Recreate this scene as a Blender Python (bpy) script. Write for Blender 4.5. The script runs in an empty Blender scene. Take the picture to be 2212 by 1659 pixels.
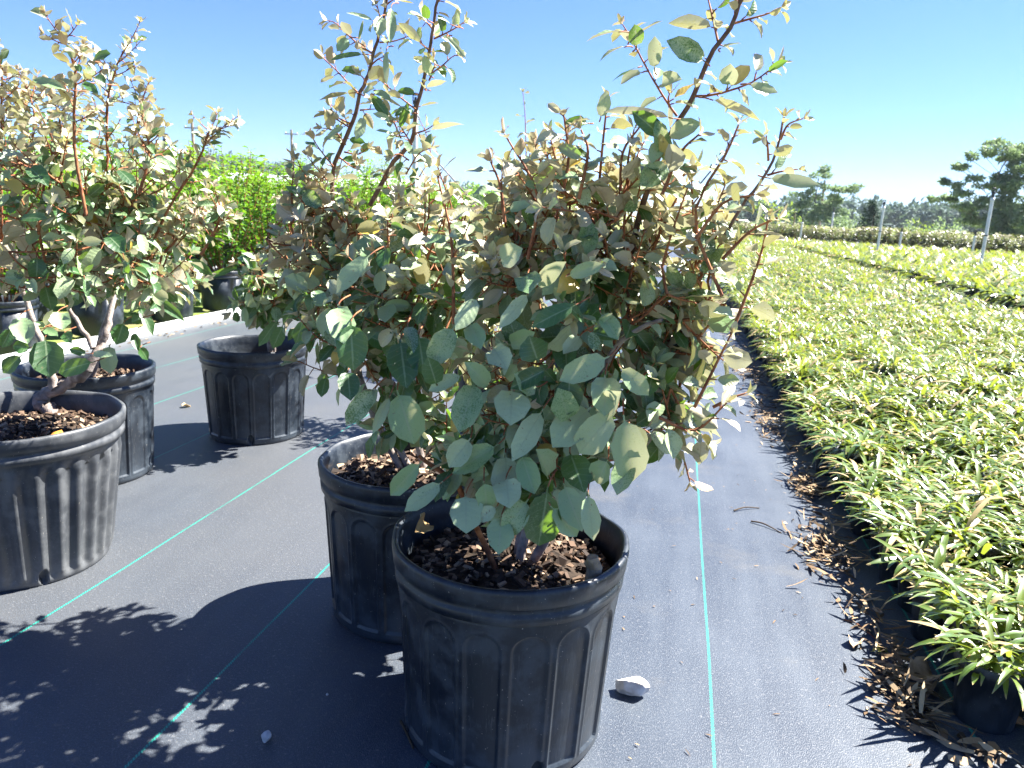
import bpy, math, random
import numpy as np
R_ = math.radians
SC = bpy.context.scene
COL = SC.collection
rng = np.random.default_rng(7)
random.seed(7)

# ------------------------------------------------------------------ camera
PW, PH, FPX, CAMH = 2212.0, 1659.0, 1610.0, 1.0      # layout units of the photograph
PITCH, ROLL, YAW = R_(13.1), R_(2.5), R_(11.99)
fw = np.array([-math.sin(YAW)*math.cos(PITCH), math.cos(YAW)*math.cos(PITCH), -math.sin(PITCH)])
_rt = np.array([math.cos(YAW), math.sin(YAW), 0.0]); _up = np.cross(_rt, fw)
rt = _rt*math.cos(ROLL) + _up*math.sin(ROLL); up = -_rt*math.sin(ROLL) + _up*math.cos(ROLL)
CAM = np.array([0.0, 0.0, CAMH])
cd = bpy.data.cameras.new("camera"); cam = bpy.data.objects.new("camera", cd); COL.objects.link(cam)
from mathutils import Matrix, Vector
cam.matrix_world = Matrix(((rt[0], up[0], -fw[0], 0), (rt[1], up[1], -fw[1], 0), (rt[2], up[2], -fw[2], CAMH), (0, 0, 0, 1)))
cd.sensor_width = 36; cd.lens = FPX/PW*36; cd.clip_start = 0.02; cd.clip_end = 6000
cd.dof.use_dof = True; cd.dof.focus_distance = 1.4; cd.dof.aperture_fstop = 10.0
SC.camera = cam

# ------------------------------------------------------------------ sky, sun, exposure
SUN_AZ, SUN_EL = R_(55), R_(51)                      # azimuth from +Y towards +X
SUN_DIR = np.array([math.sin(SUN_AZ)*math.cos(SUN_EL), math.cos(SUN_AZ)*math.cos(SUN_EL), math.sin(SUN_EL)])
wd = bpy.data.worlds.new("World"); SC.world = wd; wd.use_nodes = True
nt = wd.node_tree; bg = nt.nodes["Background"]
sky = nt.nodes.new("ShaderNodeTexSky"); sky.sky_type = 'NISHITA'; sky.sun_disc = False
sky.sun_elevation = SUN_EL; sky.sun_rotation = SUN_AZ; sky.air_density = 1.0; sky.dust_density = 0.0; sky.ozone_density = 3.0
tint = nt.nodes.new("ShaderNodeMix"); tint.data_type = 'RGBA'; tint.blend_type = 'MULTIPLY'; tint.inputs[0].default_value = 1.0
tint.inputs[7].default_value = (0.405, 0.53, 0.85, 1)      # deep clear blue of the day's sky
nt.links.new(sky.outputs[0], tint.inputs[6]); nt.links.new(tint.outputs[2], bg.inputs[0]); bg.inputs[1].default_value = 0.050
sl = bpy.data.lights.new("sun", 'SUN'); sl.energy = 5.0; sl.angle = R_(0.5); sl.color = (1.0, 0.965, 0.90)
so = bpy.data.objects.new("sun", sl); COL.objects.link(so)
so.rotation_euler = Vector(SUN_DIR.tolist()).to_track_quat('Z', 'Y').to_euler()
SC.view_settings.view_transform = 'Standard'; SC.view_settings.look = 'None'
SC.view_settings.exposure = 2.47; SC.view_settings.gamma = 1.0
SC.cycles.max_bounces = 8; SC.cycles.transmission_bounces = 6; SC.cycles.diffuse_bounces = 4
SC.cycles.sample_clamp_indirect = 6.0

# ------------------------------------------------------------------ helpers
def ray(px, py):
    d = fw*FPX + rt*(px-PW/2) - up*(py-PH/2); return d
def at(px, py, Y):                                     # point at world depth Y
    d = ray(px, py); return CAM + d*(Y/d[1])
def gnd(px, py, z=0.0):
    d = ray(px, py); return CAM + d*((z-CAMH)/d[2])
def proj(p):
    v = np.asarray(p)-CAM; z = v@fw
    return PW/2+FPX*(v@rt)/z, PH/2-FPX*(v@up)/z, z
def nrm(v):
    v = np.asarray(v, float); return v/np.maximum(np.linalg.norm(v, axis=-1, keepdims=True), 1e-9)

def tag(o, label=None, cat=None, group=None, kind=None):
    if label: o["label"] = label
    if cat: o["category"] = cat
    if group: o["group"] = group
    if kind: o["kind"] = kind
    return o
def empty(name, loc, label, cat, group=None):
    o = bpy.data.objects.new(name, None); o.location = [float(c) for c in loc]; o.empty_display_size = 0.1; COL.objects.link(o)
    return tag(o, label, cat, group)
def link(name, me, parent=None, loc=None):
    o = bpy.data.objects.new(name, me); COL.objects.link(o)
    if parent is not None: o.parent = parent
    if loc is not None: o.location = [float(c) for c in loc]
    return o
def copy_tree(root, loc, rz=0.0, sc=1.0, label=None):
    r = root.copy(); COL.objects.link(r); r.location = [float(c) for c in loc]; r.rotation_euler = (0, 0, rz); r.scale = (sc, sc, sc)
    if label: r["label"] = label
    for ch in list(root.children):
        c = ch.copy(); COL.objects.link(c); c.parent = r
        for g in list(ch.children):
            d = g.copy(); COL.objects.link(d); d.parent = c
    return r

class Buf:
    def __init__(s): s.v = []; s.f = []; s.c = []; s.m = []; s.n = 0
    def add(s, v, f, c=None, m=0):
        v = np.asarray(v, float).reshape(-1, 3); f = np.asarray(f, int).reshape(-1, 4)
        s.v.append(v); s.f.append(f+s.n); s.n += len(v)
        s.c.append(np.zeros((len(v), 4)) if c is None else np.asarray(c, float).reshape(-1, 4))
        s.m.append(np.full(len(f), m, int))
    def mesh(s, name, mats, smooth=True, off=None):
        v = np.concatenate(s.v); f = np.concatenate(s.f); c = np.concatenate(s.c); m = np.concatenate(s.m)
        if off is not None: v = v-np.asarray(off)
        me = bpy.data.meshes.new(name)
        me.vertices.add(len(v)); me.vertices.foreach_set("co", v.ravel())
        tri = f[:, 3] == f[:, 2]
        cnt = np.where(tri, 3, 4); tot = int(cnt.sum())
        me.loops.add(tot); me.polygons.add(len(f))
        keep = np.ones(f.shape, bool); keep[tri, 3] = False
        me.loops.foreach_set("vertex_index", f[keep])
        st = np.concatenate(([0], np.cumsum(cnt)[:-1]))
        me.polygons.foreach_set("loop_start", st); me.polygons.foreach_set("loop_total", cnt)
        me.polygons.foreach_set("material_index", m)
        me.polygons.foreach_set("use_smooth", np.full(len(f), smooth))
        a = me.attributes.new("leaf", 'FLOAT_COLOR', 'POINT'); a.data.foreach_set("color", c.ravel())
        for mt in (mats if isinstance(mats, (list, tuple)) else [mats]): me.materials.append(mt)
        me.update(calc_edges=True); me.validate()
        return me

def box(buf, c, ax, ay, az, m=0, col=None):              # centre and three half-axis vectors
    c, ax, ay, az = [np.asarray(q, float) for q in (c, ax, ay, az)]
    v = [c+sx*ax+sy*ay+sz*az for sz in (-1, 1) for sx, sy in ((-1, -1), (1, -1), (1, 1), (-1, 1))]
    f = [(3, 2, 1, 0), (4, 5, 6, 7), (0, 1, 5, 4), (1, 2, 6, 5), (2, 3, 7, 6), (3, 0, 4, 7)]
    buf.add(v, f, None if col is None else np.tile(col, (8, 1)), m)

def tube(buf, pts, r0, r1=None, seg=6, m=0, cap=False, wob=0.0):
    p = np.asarray(pts, float); n = len(p); r1 = r0 if r1 is None else r1
    r = np.linspace(r0, r1, n) if np.isscalar(r0) else np.asarray(r0)
    t = np.gradient(p, axis=0); t = nrm(t)
    ref = np.array([0.31, 0.2, 0.93]) if abs(t[0] @ np.array([.31, .2, .93])) < .9 else np.array([1., 0, 0])
    a = nrm(ref-(t@ref)[:, None]*t); b = np.cross(t, a)
    th = np.linspace(0, 2*math.pi, seg, endpoint=False)
    rr = r[:, None]*(1+wob*rng.normal(size=(n, seg)))
    v = p[:, None]+rr[..., None]*(np.cos(th)[None, :, None]*a[:, None]+np.sin(th)[None, :, None]*b[:, None])
    i, j = np.meshgrid(np.arange(n-1), np.arange(seg), indexing='ij'); k = (j+1) % seg
    f = np.stack([i*seg+j, i*seg+k, (i+1)*seg+k, (i+1)*seg+j], -1).reshape(-1, 4)
    buf.add(v, f, None, m)
    if cap:
        for row, flip in ((0, True), (n-1, False)):
            cen = p[row]; vv = np.concatenate([v[row], cen[None]])
            ff = [(q, (q+1) % seg, seg, seg) if not flip else ((q+1) % seg, q, seg, seg) for q in range(seg)]
            buf.add(vv, ff, None, m)

def lathe(buf, prof, seg=24, m=0, c=(0, 0, 0)):
    pr = np.asarray(prof, float); th = np.linspace(0, 2*math.pi, seg, endpoint=False); n = len(pr)
    v = np.stack([pr[:, 0, None]*np.cos(th), pr[:, 0, None]*np.sin(th), np.repeat(pr[:, 1, None], seg, 1)], -1)+np.asarray(c)
    i, j = np.meshgrid(np.arange(n-1), np.arange(seg), indexing='ij'); k = (j+1) % seg
    f = np.stack([i*seg+j, i*seg+k, (i+1)*seg+k, (i+1)*seg+j], -1).reshape(-1, 4)
    buf.add(v, f, None, m)

def bez(p0, p1, p2, n):
    t = np.linspace(0, 1, n)[:, None]; return (1-t)**2*p0+2*t*(1-t)*p1+t*t*p2
def smooth_line(pts, n):                                  # Catmull-Rom through points
    p = np.asarray(pts, float); p = np.vstack([2*p[0]-p[1], p, 2*p[-1]-p[-2]]); m = len(p)-3
    out = []
    for q in np.linspace(0, m-1e-6, n):
        i = int(q); t = q-i; a, b, c, d = p[i:i+4]
        out.append(.5*((2*b)+(c-a)*t+(2*a-5*b+4*c-d)*t*t+(3*b-a-3*c+d)*t**3))
    return np.array(out)

def leaves(buf, P, D, N, L, Wd, rnd, age, nu=6, nv=4, droop=.4, fold=.25, wave=.08, kind='oval', m=0):
    P = np.atleast_2d(P).astype(float); n = len(P)
    D = nrm(np.atleast_2d(D)); N = np.atleast_2d(N).astype(float); N = nrm(N-(N*D).sum(1, keepdims=True)*D); S = np.cross(N, D)
    L, Wd, rnd, age, droop, fold, wave = [np.broadcast_to(np.asarray(q, float), (n,)) for q in (L, Wd, rnd, age, droop, fold, wave)]
    u = np.linspace(0, 1, nu+1); v = np.linspace(-1, 1, nv+1)
    if kind == 'oval':
        u = np.concatenate([[0, .10], np.linspace(.17, 1, nu-1)]) if nu >= 5 else u
        w = np.where(u < .10, .03, np.clip((u-.08)/.92, 0, 1)**.55*np.clip(1-u, 0, 1)**.62); w = w/w.max(); w[-1] = .02; w[0] = .05
        if nu >= 5: w[1] = .07
    else:
        w = np.minimum(1, .55+1.2*u)*np.clip((1-u)/.35, .03, 1)**.8
    th = droop[:, None]*u[None]
    du = np.diff(u, prepend=0)
    cx = np.cumsum(np.cos(th)*du, 1); cy = -np.cumsum(np.sin(th)*du, 1)
    cen = P[:, None]+L[:, None, None]*(cx[..., None]*D[:, None]+cy[..., None]*N[:, None])
    nn = np.cos(th)[..., None]*N[:, None]+np.sin(th)[..., None]*D[:, None]
    half = .5*Wd[:, None]*w[None]                           # n,u
    ph = rng.uniform(0, 6.28, (n, 1, 1)); fr = rng.uniform(7, 13, (n, 1, 1))
    edge = 1+.6*wave[:, None, None]*np.sin(fr*1.7*u[None, :, None]+ph*2+np.sign(v)[None, None])*(np.abs(v)[None, None] > .9)
    lat = half[..., None]*v[None, None]*edge
    fa = fold[:, None, None]*np.abs(v)[None, None]**1.4*half[..., None]
    wa = wave[:, None, None]*Wd[:, None, None]*np.sin(fr*u[None, :, None]+ph+1.3*np.sign(v)[None, None])*(v**2)[None, None]*np.minimum(1, 4*u*(1-u))[None, :, None]
    pos = cen[:, :, None]+lat[..., None]*S[:, None, None]+(fa+wa)[..., None]*nn[:, :, None]
    col = np.zeros((n, nu+1, nv+1, 4)); col[..., 0] = u[None, :, None]; col[..., 1] = np.abs(v)[None, None]; col[..., 2] = rnd[:, None, None]; col[..., 3] = age[:, None, None]
    i, j = np.meshgrid(np.arange(nu), np.arange(nv), indexing='ij'); q = nv+1
    f0 = np.stack([i*q+j, (i+1)*q+j, (i+1)*q+j+1, i*q+j+1], -1).reshape(-1, 4)
    f = (f0[None]+(np.arange(n)*(nu+1)*q)[:, None, None]).reshape(-1, 4)
    buf.add(pos, f, col, m)

# ------------------------------------------------------------------ materials
def mat(name):
    m = bpy.data.materials.new(name); m.use_nodes = True; nt = m.node_tree; nt.nodes.clear()
    out = nt.nodes.new("ShaderNodeOutputMaterial"); return m, nt, out
class G:
    def __init__(s, nt): s.nt = nt
    def n(s, t, **k):
        x = s.nt.nodes.new(t)
        for a, b in k.items(): setattr(x, a, b)
        return x
    def l(s, a, b): s.nt.links.new(a, b)
    def set(s, sock, v):
        if hasattr(v, 'is_output'): s.l(v, sock)
        elif isinstance(v, (tuple, list)) and len(v) == 3 and sock.type == 'RGBA': sock.default_value = (*v, 1)
        else: sock.default_value = v
    def mix(s, f, a, b, bt='MIX'):
        x = s.n("ShaderNodeMix", data_type='RGBA', blend_type=bt); s.set(x.inputs[0], f); s.set(x.inputs[6], a); s.set(x.inputs[7], b); return x.outputs[2]
    def math(s, op, a, b=None, clamp=False):
        x = s.n("ShaderNodeMath", operation=op, use_clamp=clamp); s.set(x.inputs[0], a)
        if b is not None: s.set(x.inputs[1], b)
        return x.outputs[0]
    def noise(s, vec, scale, detail=3, rough=.55):
        x = s.n("ShaderNodeTexNoise"); s.l(vec, x.inputs['Vector']); x.inputs['Scale'].default_value = scale; x.inputs['Detail'].default_value = detail; x.inputs['Roughness'].default_value = rough; return x.outputs['Fac']
    def ramp(s, f, a, b, lo=0.0, hi=1.0):
        x = s.n("ShaderNodeMapRange"); x.interpolation_type = 'SMOOTHSTEP'; s.set(x.inputs[0], f)
        for i, q in zip((1, 2, 3, 4), (a, b, lo, hi)): x.inputs[i].default_value = q
        return x.outputs[0]
    def bsdf(s, col, rough=.6, spec=.5):
        x = s.n("ShaderNodeBsdfPrincipled"); s.set(x.inputs['Base Color'], col); s.set(x.inputs['Roughness'], rough); x.inputs['Specular IOR Level'].default_value = spec; return x
    def bump(s, h, dist, strength=1.0):
        x = s.n("ShaderNodeBump"); s.l(h, x.inputs['Height']); x.inputs['Distance'].default_value = dist; x.inputs['Strength'].default_value = strength; return x.outputs[0]
    def pos(s): return s.n("ShaderNodeTexCoord").outputs['Object']

def leaf_attr(g):
    a = g.n("ShaderNodeAttribute", attribute_name="leaf"); sp = g.n("ShaderNodeSeparateColor"); g.l(a.outputs['Color'], sp.inputs[0])
    return sp.outputs[0], sp.outputs[1], sp.outputs[2], a.outputs['Alpha']

def silverleaf_mat():
    m, nt, out = mat("silverberry_leaf"); g = G(nt); P = g.pos(); u, v, r, age = leaf_attr(g)
    sp = g.noise(P, 430, 3, .75); big = g.noise(P, 45, 2)
    r1 = g.math('FRACT', g.math('MULTIPLY', r, 7.31)); r2 = g.math('FRACT', g.math('MULTIPLY', r, 13.7))
    green = g.mix(r1, (.010, .055, .012), (.032, .118, .022))
    silver = g.mix(r2, (.19, .34, .13), (.43, .53, .30))
    young = g.mix(r2, (.62, .48, .34), (.50, .47, .32))
    cover = g.math('ADD', g.ramp(r, .22, .75, .12, .92), g.math('MULTIPLY', g.math('SUBTRACT', big, .5), .7), True)
    th = g.math('SUBTRACT', 1.0, cover)
    dots = g.ramp(g.math('SUBTRACT', g.math('MULTIPLY', g.math('SUBTRACT', sp, .5), 1.6), g.math('SUBTRACT', th, .5)), -.22, .22)
    top = g.mix(dots, green, silver); top = g.mix(g.ramp(sp, .40, .30, 0, .45), top, green)
    top = g.mix(g.ramp(age, .55, 1.0), top, young)
    rib = g.ramp(v, .10, .02); top = g.mix(g.math('MULTIPLY', rib, .55), top, (.30, .38, .22))
    vein = g.math('SINE', g.math('MULTIPLY', g.math('SUBTRACT', u, g.math('MULTIPLY', v, .16)), 46.0))
    under = g.mix(r1, (.44, .38, .25), (.64, .55, .41))
    under = g.mix(g.ramp(age, .5, 1.0), under, (.58, .40, .25))
    under = g.mix(g.math('MULTIPLY', rib, .5), under, (.30, .20, .10))
    yel = g.math('GREATER_THAN', r, .985); top = g.mix(yel, top, (.60, .42, .05)); under = g.mix(yel, under, (.6, .45, .12))
    back = g.n("ShaderNodeNewGeometry").outputs['Backfacing']
    col = g.mix(back, top, under)
    lum = g.math('MULTIPLY', g.ramp(vein, .70, 1.0), .12); col = g.mix(lum, col, g.mix(back, (.30, .40, .22), (.34, .26, .13)))
    edge = g.math('MULTIPLY', g.ramp(v, .90, 1.0), g.ramp(g.noise(P, 90, 2), .52, .66)); col = g.mix(g.math('MULTIPLY', edge, .7), col, (.30, .18, .08))
    spot = g.ramp(g.noise(P, 160, 1), .735, .76); col = g.mix(g.math('MULTIPLY', spot, .8), col, (.16, .09, .04))
    b = g.bsdf(col, g.mix(back, (.44, .44, .44), (.50, .50, .50)), .95)
    g.l(g.bump(g.math('ADD', g.math('MULTIPLY', vein, .25), sp), .0006, .6), b.inputs['Normal'])
    tr = g.n("ShaderNodeBsdfTranslucent"); g.set(tr.inputs[0], g.mix(dots, g.mix(back, (.20, .36, .03), (.26, .26, .08)), (.34, .33, .19)))
    ms = g.n("ShaderNodeMixShader"); ms.inputs[0].default_value = .29; g.l(b.outputs[0], ms.inputs[1]); g.l(tr.outputs[0], ms.inputs[2]); g.l(ms.outputs[0], out.inputs[0])
    return m
def leaf_mat(name, c0, c1, tcol, trans=.35, rough=.4, spec=.5, tip=None, dead=None, rib=None):
    m, nt, out = mat(name); g = G(nt); u, v, r, age = leaf_attr(g)
    col = g.mix(r, c0, c1)
    if tip: col = g.mix(g.math('MULTIPLY', g.ramp(age, .4, 1.0), .9), col, tip)
    if rib: col = g.mix(g.math('MULTIPLY', g.ramp(v, .25, .0), .6), col, rib)
    if dead:
        d = g.math('GREATER_THAN', r, .80); col = g.mix(d, col, dead)
        col = g.mix(g.math('MULTIPLY', g.ramp(u, .86, .98), .8), col, dead)
    b = g.bsdf(col, rough, spec)
    tr = g.n("ShaderNodeBsdfTranslucent"); g.set(tr.inputs[0], tcol)
    ms = g.n("ShaderNodeMixShader"); ms.inputs[0].default_value = trans; g.l(b.outputs[0], ms.inputs[1]); g.l(tr.outputs[0], ms.inputs[2]); g.l(ms.outputs[0], out.inputs[0])
    return m
def plain(name, c0, c1, scale=8, rough=.7, spec=.4, bump=0, bscale=None, detail=4):
    m, nt, out = mat(name); g = G(nt); P = g.pos(); nz = g.noise(P, scale, detail)
    b = g.bsdf(g.mix(g.ramp(nz, .3, .7), c0, c1), rough, spec)
    if bump: g.l(g.bump(g.noise(P, bscale or scale*3, 4), bump), b.inputs['Normal'])
    g.l(b.outputs[0], out.inputs[0]); return m

LINE0, LINEP = .153, .52
def cloth_mat():
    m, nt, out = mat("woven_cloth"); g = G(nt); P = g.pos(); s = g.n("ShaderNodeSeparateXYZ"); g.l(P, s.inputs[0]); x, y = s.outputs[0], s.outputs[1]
    st = g.n("ShaderNodeVectorMath", operation='MULTIPLY'); g.l(P, st.inputs[0]); st.inputs[1].default_value = (9, 1.1, 1)
    streak = g.noise(st.outputs[0], 1.5, 5, .6); big = g.noise(P, 1.7, 6, .62); fine = g.noise(P, 150, 3, .7)
    wn = g.n('ShaderNodeVectorMath', operation='MULTIPLY'); g.l(P, wn.inputs[0]); wn.inputs[1].default_value = (520, 260, 1); wv = g.math('MULTIPLY', g.math('SUBTRACT', g.noise(wn.outputs[0], 1.0, 1), .5), 3.0)
    dust = g.ramp(g.math('ADD', g.math('MULTIPLY', streak, .45), g.math('MULTIPLY', big, .55)), .36, .66)
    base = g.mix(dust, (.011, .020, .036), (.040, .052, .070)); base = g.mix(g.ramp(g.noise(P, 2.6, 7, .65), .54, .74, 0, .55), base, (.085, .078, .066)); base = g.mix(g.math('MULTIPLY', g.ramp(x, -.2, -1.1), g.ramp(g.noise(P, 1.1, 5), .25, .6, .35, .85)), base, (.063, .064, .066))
    base = g.mix(g.ramp(wv, -.1, .6, 0, .8), base, (.074, .090, .112))
    base = g.mix(g.math('MULTIPLY', g.ramp(fine, .55, .75), .5), base, (.20, .20, .20))
    wob = g.math('MULTIPLY', g.math('SUBTRACT', g.noise(P, 1.3, 1), .5), .012)
    k = g.math('DIVIDE', g.math('SUBTRACT', g.math('ADD', x, wob), LINE0), LINEP)
    dx = g.math('MULTIPLY', g.math('ABSOLUTE', g.math('SUBTRACT', k, g.math('ROUND', k))), LINEP)
    lw = g.math('ADD', .0029, g.math('MULTIPLY', g.math('SINE', g.math('MULTIPLY', y, 700.0)), .0008))
    ln = g.math('MULTIPLY', g.math('LESS_THAN', dx, lw), g.ramp(g.noise(P, 6, 4), .30, .50, .35, 1.0))
    lc = g.mix(g.ramp(g.math('SINE', g.math('MULTIPLY', g.math('ADD', y, x), 900.0)), -.3, .6), (.010, .15, .11), (.025, .27, .21))
    b = g.bsdf(g.mix(ln, base, lc), .52, .5)
    g.l(g.bump(g.math('ADD', g.math('MULTIPLY', wv, .6), fine), .0007, .7), b.inputs['Normal'])
    g.l(b.outputs[0], out.inputs[0]); return m
def pot_mat(name="black_plastic", d0=(.005, .009, .0155), d1=(.034, .045, .058)):
    m, nt, out = mat(name); g = G(nt); P = g.pos(); z = g.n("ShaderNodeSeparateXYZ"); g.l(P, z.inputs[0])
    st = g.n("ShaderNodeVectorMath", operation='MULTIPLY'); g.l(P, st.inputs[0]); st.inputs[1].default_value = (1, 1, .12)
    scr = g.noise(st.outputs[0], 160, 3, .7); dust = g.noise(P, 14, 5, .65); speck = g.noise(P, 210, 2, .6)
    low = g.ramp(z.outputs[2], .16, 0, 0, .5)
    d = g.math('ADD', g.math('MULTIPLY', g.ramp(dust, .43, .64), .70), low, True)
    col = g.mix(d, d0, d1)
    col = g.mix(g.math('MULTIPLY', g.ramp(scr, .58, .8), .35), col, (.12, .12, .12))
    col = g.mix(g.ramp(speck, .70, .76), col, (.30, .28, .24))
    b = g.bsdf(col, g.ramp(dust, .3, .7, .34, .6), .5)
    g.l(g.bump(g.math('ADD', scr, g.math('MULTIPLY', dust, 2)), .0006, .5), b.inputs['Normal'])
    g.l(b.outputs[0], out.inputs[0]); return m
def chip_mat(name, dark, mid, pale):
    m, nt, out = mat(name); g = G(nt); u, v, r, a = leaf_attr(g); P = g.pos()
    st = g.n("ShaderNodeVectorMath", operation='MULTIPLY'); g.l(P, st.inputs[0]); st.inputs[1].default_value = (1, .25, 1)
    col = g.mix(g.ramp(r, .1, .6), dark, mid); col = g.mix(g.ramp(r, .6, 1), col, pale)
    col = g.mix(g.math('MULTIPLY', g.noise(st.outputs[0], 240, 3), .5), col, dark)
    b = g.bsdf(col, .8, .3); g.l(b.outputs[0], out.inputs[0]); return m

M = {}
M['leaf'] = silverleaf_mat()
M['twig'] = plain("twig_bark", (.15, .046, .020), (.36, .15, .065), 60, .75, .3)
M['bark'] = plain("stem_bark", (.13, .10, .085), (.33, .28, .25), 45, .8, .3, .002, 160)
M['shoot'] = plain("shoot_bark", (.085, .048, .036), (.20, .125, .095), 50, .75, .3, .001, 150)
M['pot'] = pot_mat(); M['oldpot'] = pot_mat("weathered_plastic", (.040, .044, .050), (.105, .11, .115))
M['soil'] = plain("potting_soil", (.012, .009, .007), (.05, .035, .025), 60, .95, .2, .004, 120)
M['chips'] = chip_mat("bark_chips", (.022, .014, .010), (.12, .072, .045), (.44, .32, .21))
M['litter'] = chip_mat("dry_leaves", (.055, .035, .018), (.26, .165, .085), (.55, .41, .24))
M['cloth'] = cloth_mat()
M['lir'] = leaf_mat("strap_leaf", (.048, .095, .014), (.18, .23, .048), (.36, .44, .04), .28, .30, .8, dead=(.46, .34, .17), rib=(.12, .24, .05))
M['green'] = leaf_mat("bright_shrub_leaf", (.020, .085, .008), (.065, .175, .014), (.20, .40, .018), .36, .36, .5, tip=(.20, .34, .022))
M['hedgeleaf'] = leaf_mat("hedge_leaf", (.016, .036, .014), (.055, .080, .030), (.22, .28, .06), .25, .35, .55, tip=(.36, .31, .17))
M['white'] = plain("white_plastic", (.62, .64, .62), (.78, .78, .76), 12, .45, .5)
M['blackplastic'] = plain("sprinkler_plastic", (.015, .015, .017), (.04, .04, .042), 30, .45, .5)

# ------------------------------------------------------------------ ground, cloth, far terrain
def grid_sheet(x0, x1, y0, y1, nx, ny, zf):
    X, Y = np.meshgrid(np.linspace(x0, x1, nx+1), np.linspace(y0, y1, ny+1)); Z = zf(X, Y)
    i, j = np.meshgrid(np.arange(ny), np.arange(nx), indexing='ij'); q = nx+1
    b = Buf(); b.add(np.stack([X, Y, Z], -1), np.stack([i*q+j, i*q+j+1, (i+1)*q+j+1, (i+1)*q+j], -1).reshape(-1, 4)); return b
def wob2(X, Y): return .5*np.sin(X*3.1+1.3*np.sin(Y*1.7))+.3*np.sin(Y*4.3+X*2.2)+.2*np.sin(X*9-Y*6)
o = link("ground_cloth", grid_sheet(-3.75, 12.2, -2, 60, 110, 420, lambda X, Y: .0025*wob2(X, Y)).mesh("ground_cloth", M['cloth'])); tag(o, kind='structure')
m, nt_, out = mat("field_grass"); g = G(nt_); P = g.pos()
gc = g.mix(g.ramp(g.noise(P, .05, 5), .35, .65), (.10, .15, .03), (.22, .25, .06)); gc = g.mix(g.ramp(g.noise(P, 1.5, 5), .45, .7), gc, (.17, .13, .07))
g.l(g.bsdf(gc, .9, .2).outputs[0], out.inputs[0]); M['field'] = m
def fieldz(X, Y):
    d = np.hypot(X, Y); return -.012+np.where(Y > 60, .0, 0)
b = grid_sheet(-2500, 2500, -300, 3500, 60, 60, fieldz); o = link("ground", b.mesh("ground", m)); tag(o, kind='structure')

# ------------------------------------------------------------------ pots
def pot_mesh(name, R=.225, H=.40, rb=.865, npan=16, nth=480, fluted=False, soil=.335, detail=True, hole0=.0, mt=None):
    b = Buf(); th = np.linspace(0, 2*math.pi, nth, endpoint=False)
    zr = H-.068
    if detail: z = np.concatenate([[0, .004, .010], np.linspace(.018, zr-.004, 92)])
    else: z = np.array([0, .01, zr*.5, zr])
    T, Z = np.meshgrid(th, z); f = Z/H; r = R*(rb+(.965-rb)*f)
    r = np.where(Z < .008, r-.006*(1-Z/.008), r)
    if detail:
        if fluted:
            nf = 30; r = r+.0055*np.cos(T*nf)*np.clip((zr-.01-Z)/.03, 0, 1)*np.clip((Z-.012)/.02, 0, 1)
        else:
            k = (T/(2*math.pi)*npan) % 1-.5; s = k*2*math.pi/npan*R*.92; w = .031; zt = zr-.055; zb = .03
            d = np.where(Z > zt, np.hypot(s, Z-zt)-w, np.abs(s)-w); d = np.maximum(d, zb-Z)
            ins = np.clip(.5-d/.0045, 0, 1); ins = ins*ins*(3-2*ins)
            r = r-.0042*ins+.0014*np.exp(-((d-.003)/.0025)**2)
        for h in range(4):
            a = hole0+h*math.pi/2; da = (T-a+math.pi) % (2*math.pi)-math.pi
            e = np.hypot(da*R*.9/.012, (Z-.026)/.021); r = r-.022*np.clip((1.12-e)/.25, 0, 1)
    prof = [(.0, 0), (.008, .001), (.009, .018), (.005, .021), (.0055, .030), (.012, .034), (.0135, .050), (.0145, .058), (.0135, .065), (.009, .068), (.004, .067), (.001, .060), (-.002, .055), (-.004, .030), (-.006, .020), (-.008, .0), (-.011, -.035), (-.014, soil-zr-.04)]
    top = r[-1]; rows = [np.stack([r*np.cos(T), r*np.sin(T), Z], -1)]
    wv = .0012*np.sin(th*5+1)+.0009*np.sin(th*11)
    for dr, dz in prof:
        rr = R*.94+dr+wv; rows.append(np.stack([rr*np.cos(th), rr*np.sin(th), np.full(nth, zr+dz)+wv*.8*(dz > .03)], -1)[None])
    V = np.concatenate(rows, 0); n = len(V)
    i, j = np.meshgrid(np.arange(n-1), np.arange(nth), indexing='ij'); k = (j+1) % nth
    b.add(V, np.stack([i*nth+j, i*nth+k, (i+1)*nth+k, (i+1)*nth+j], -1).reshape(-1, 4))
    return b.mesh(name, M[mt or 'pot'])

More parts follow.
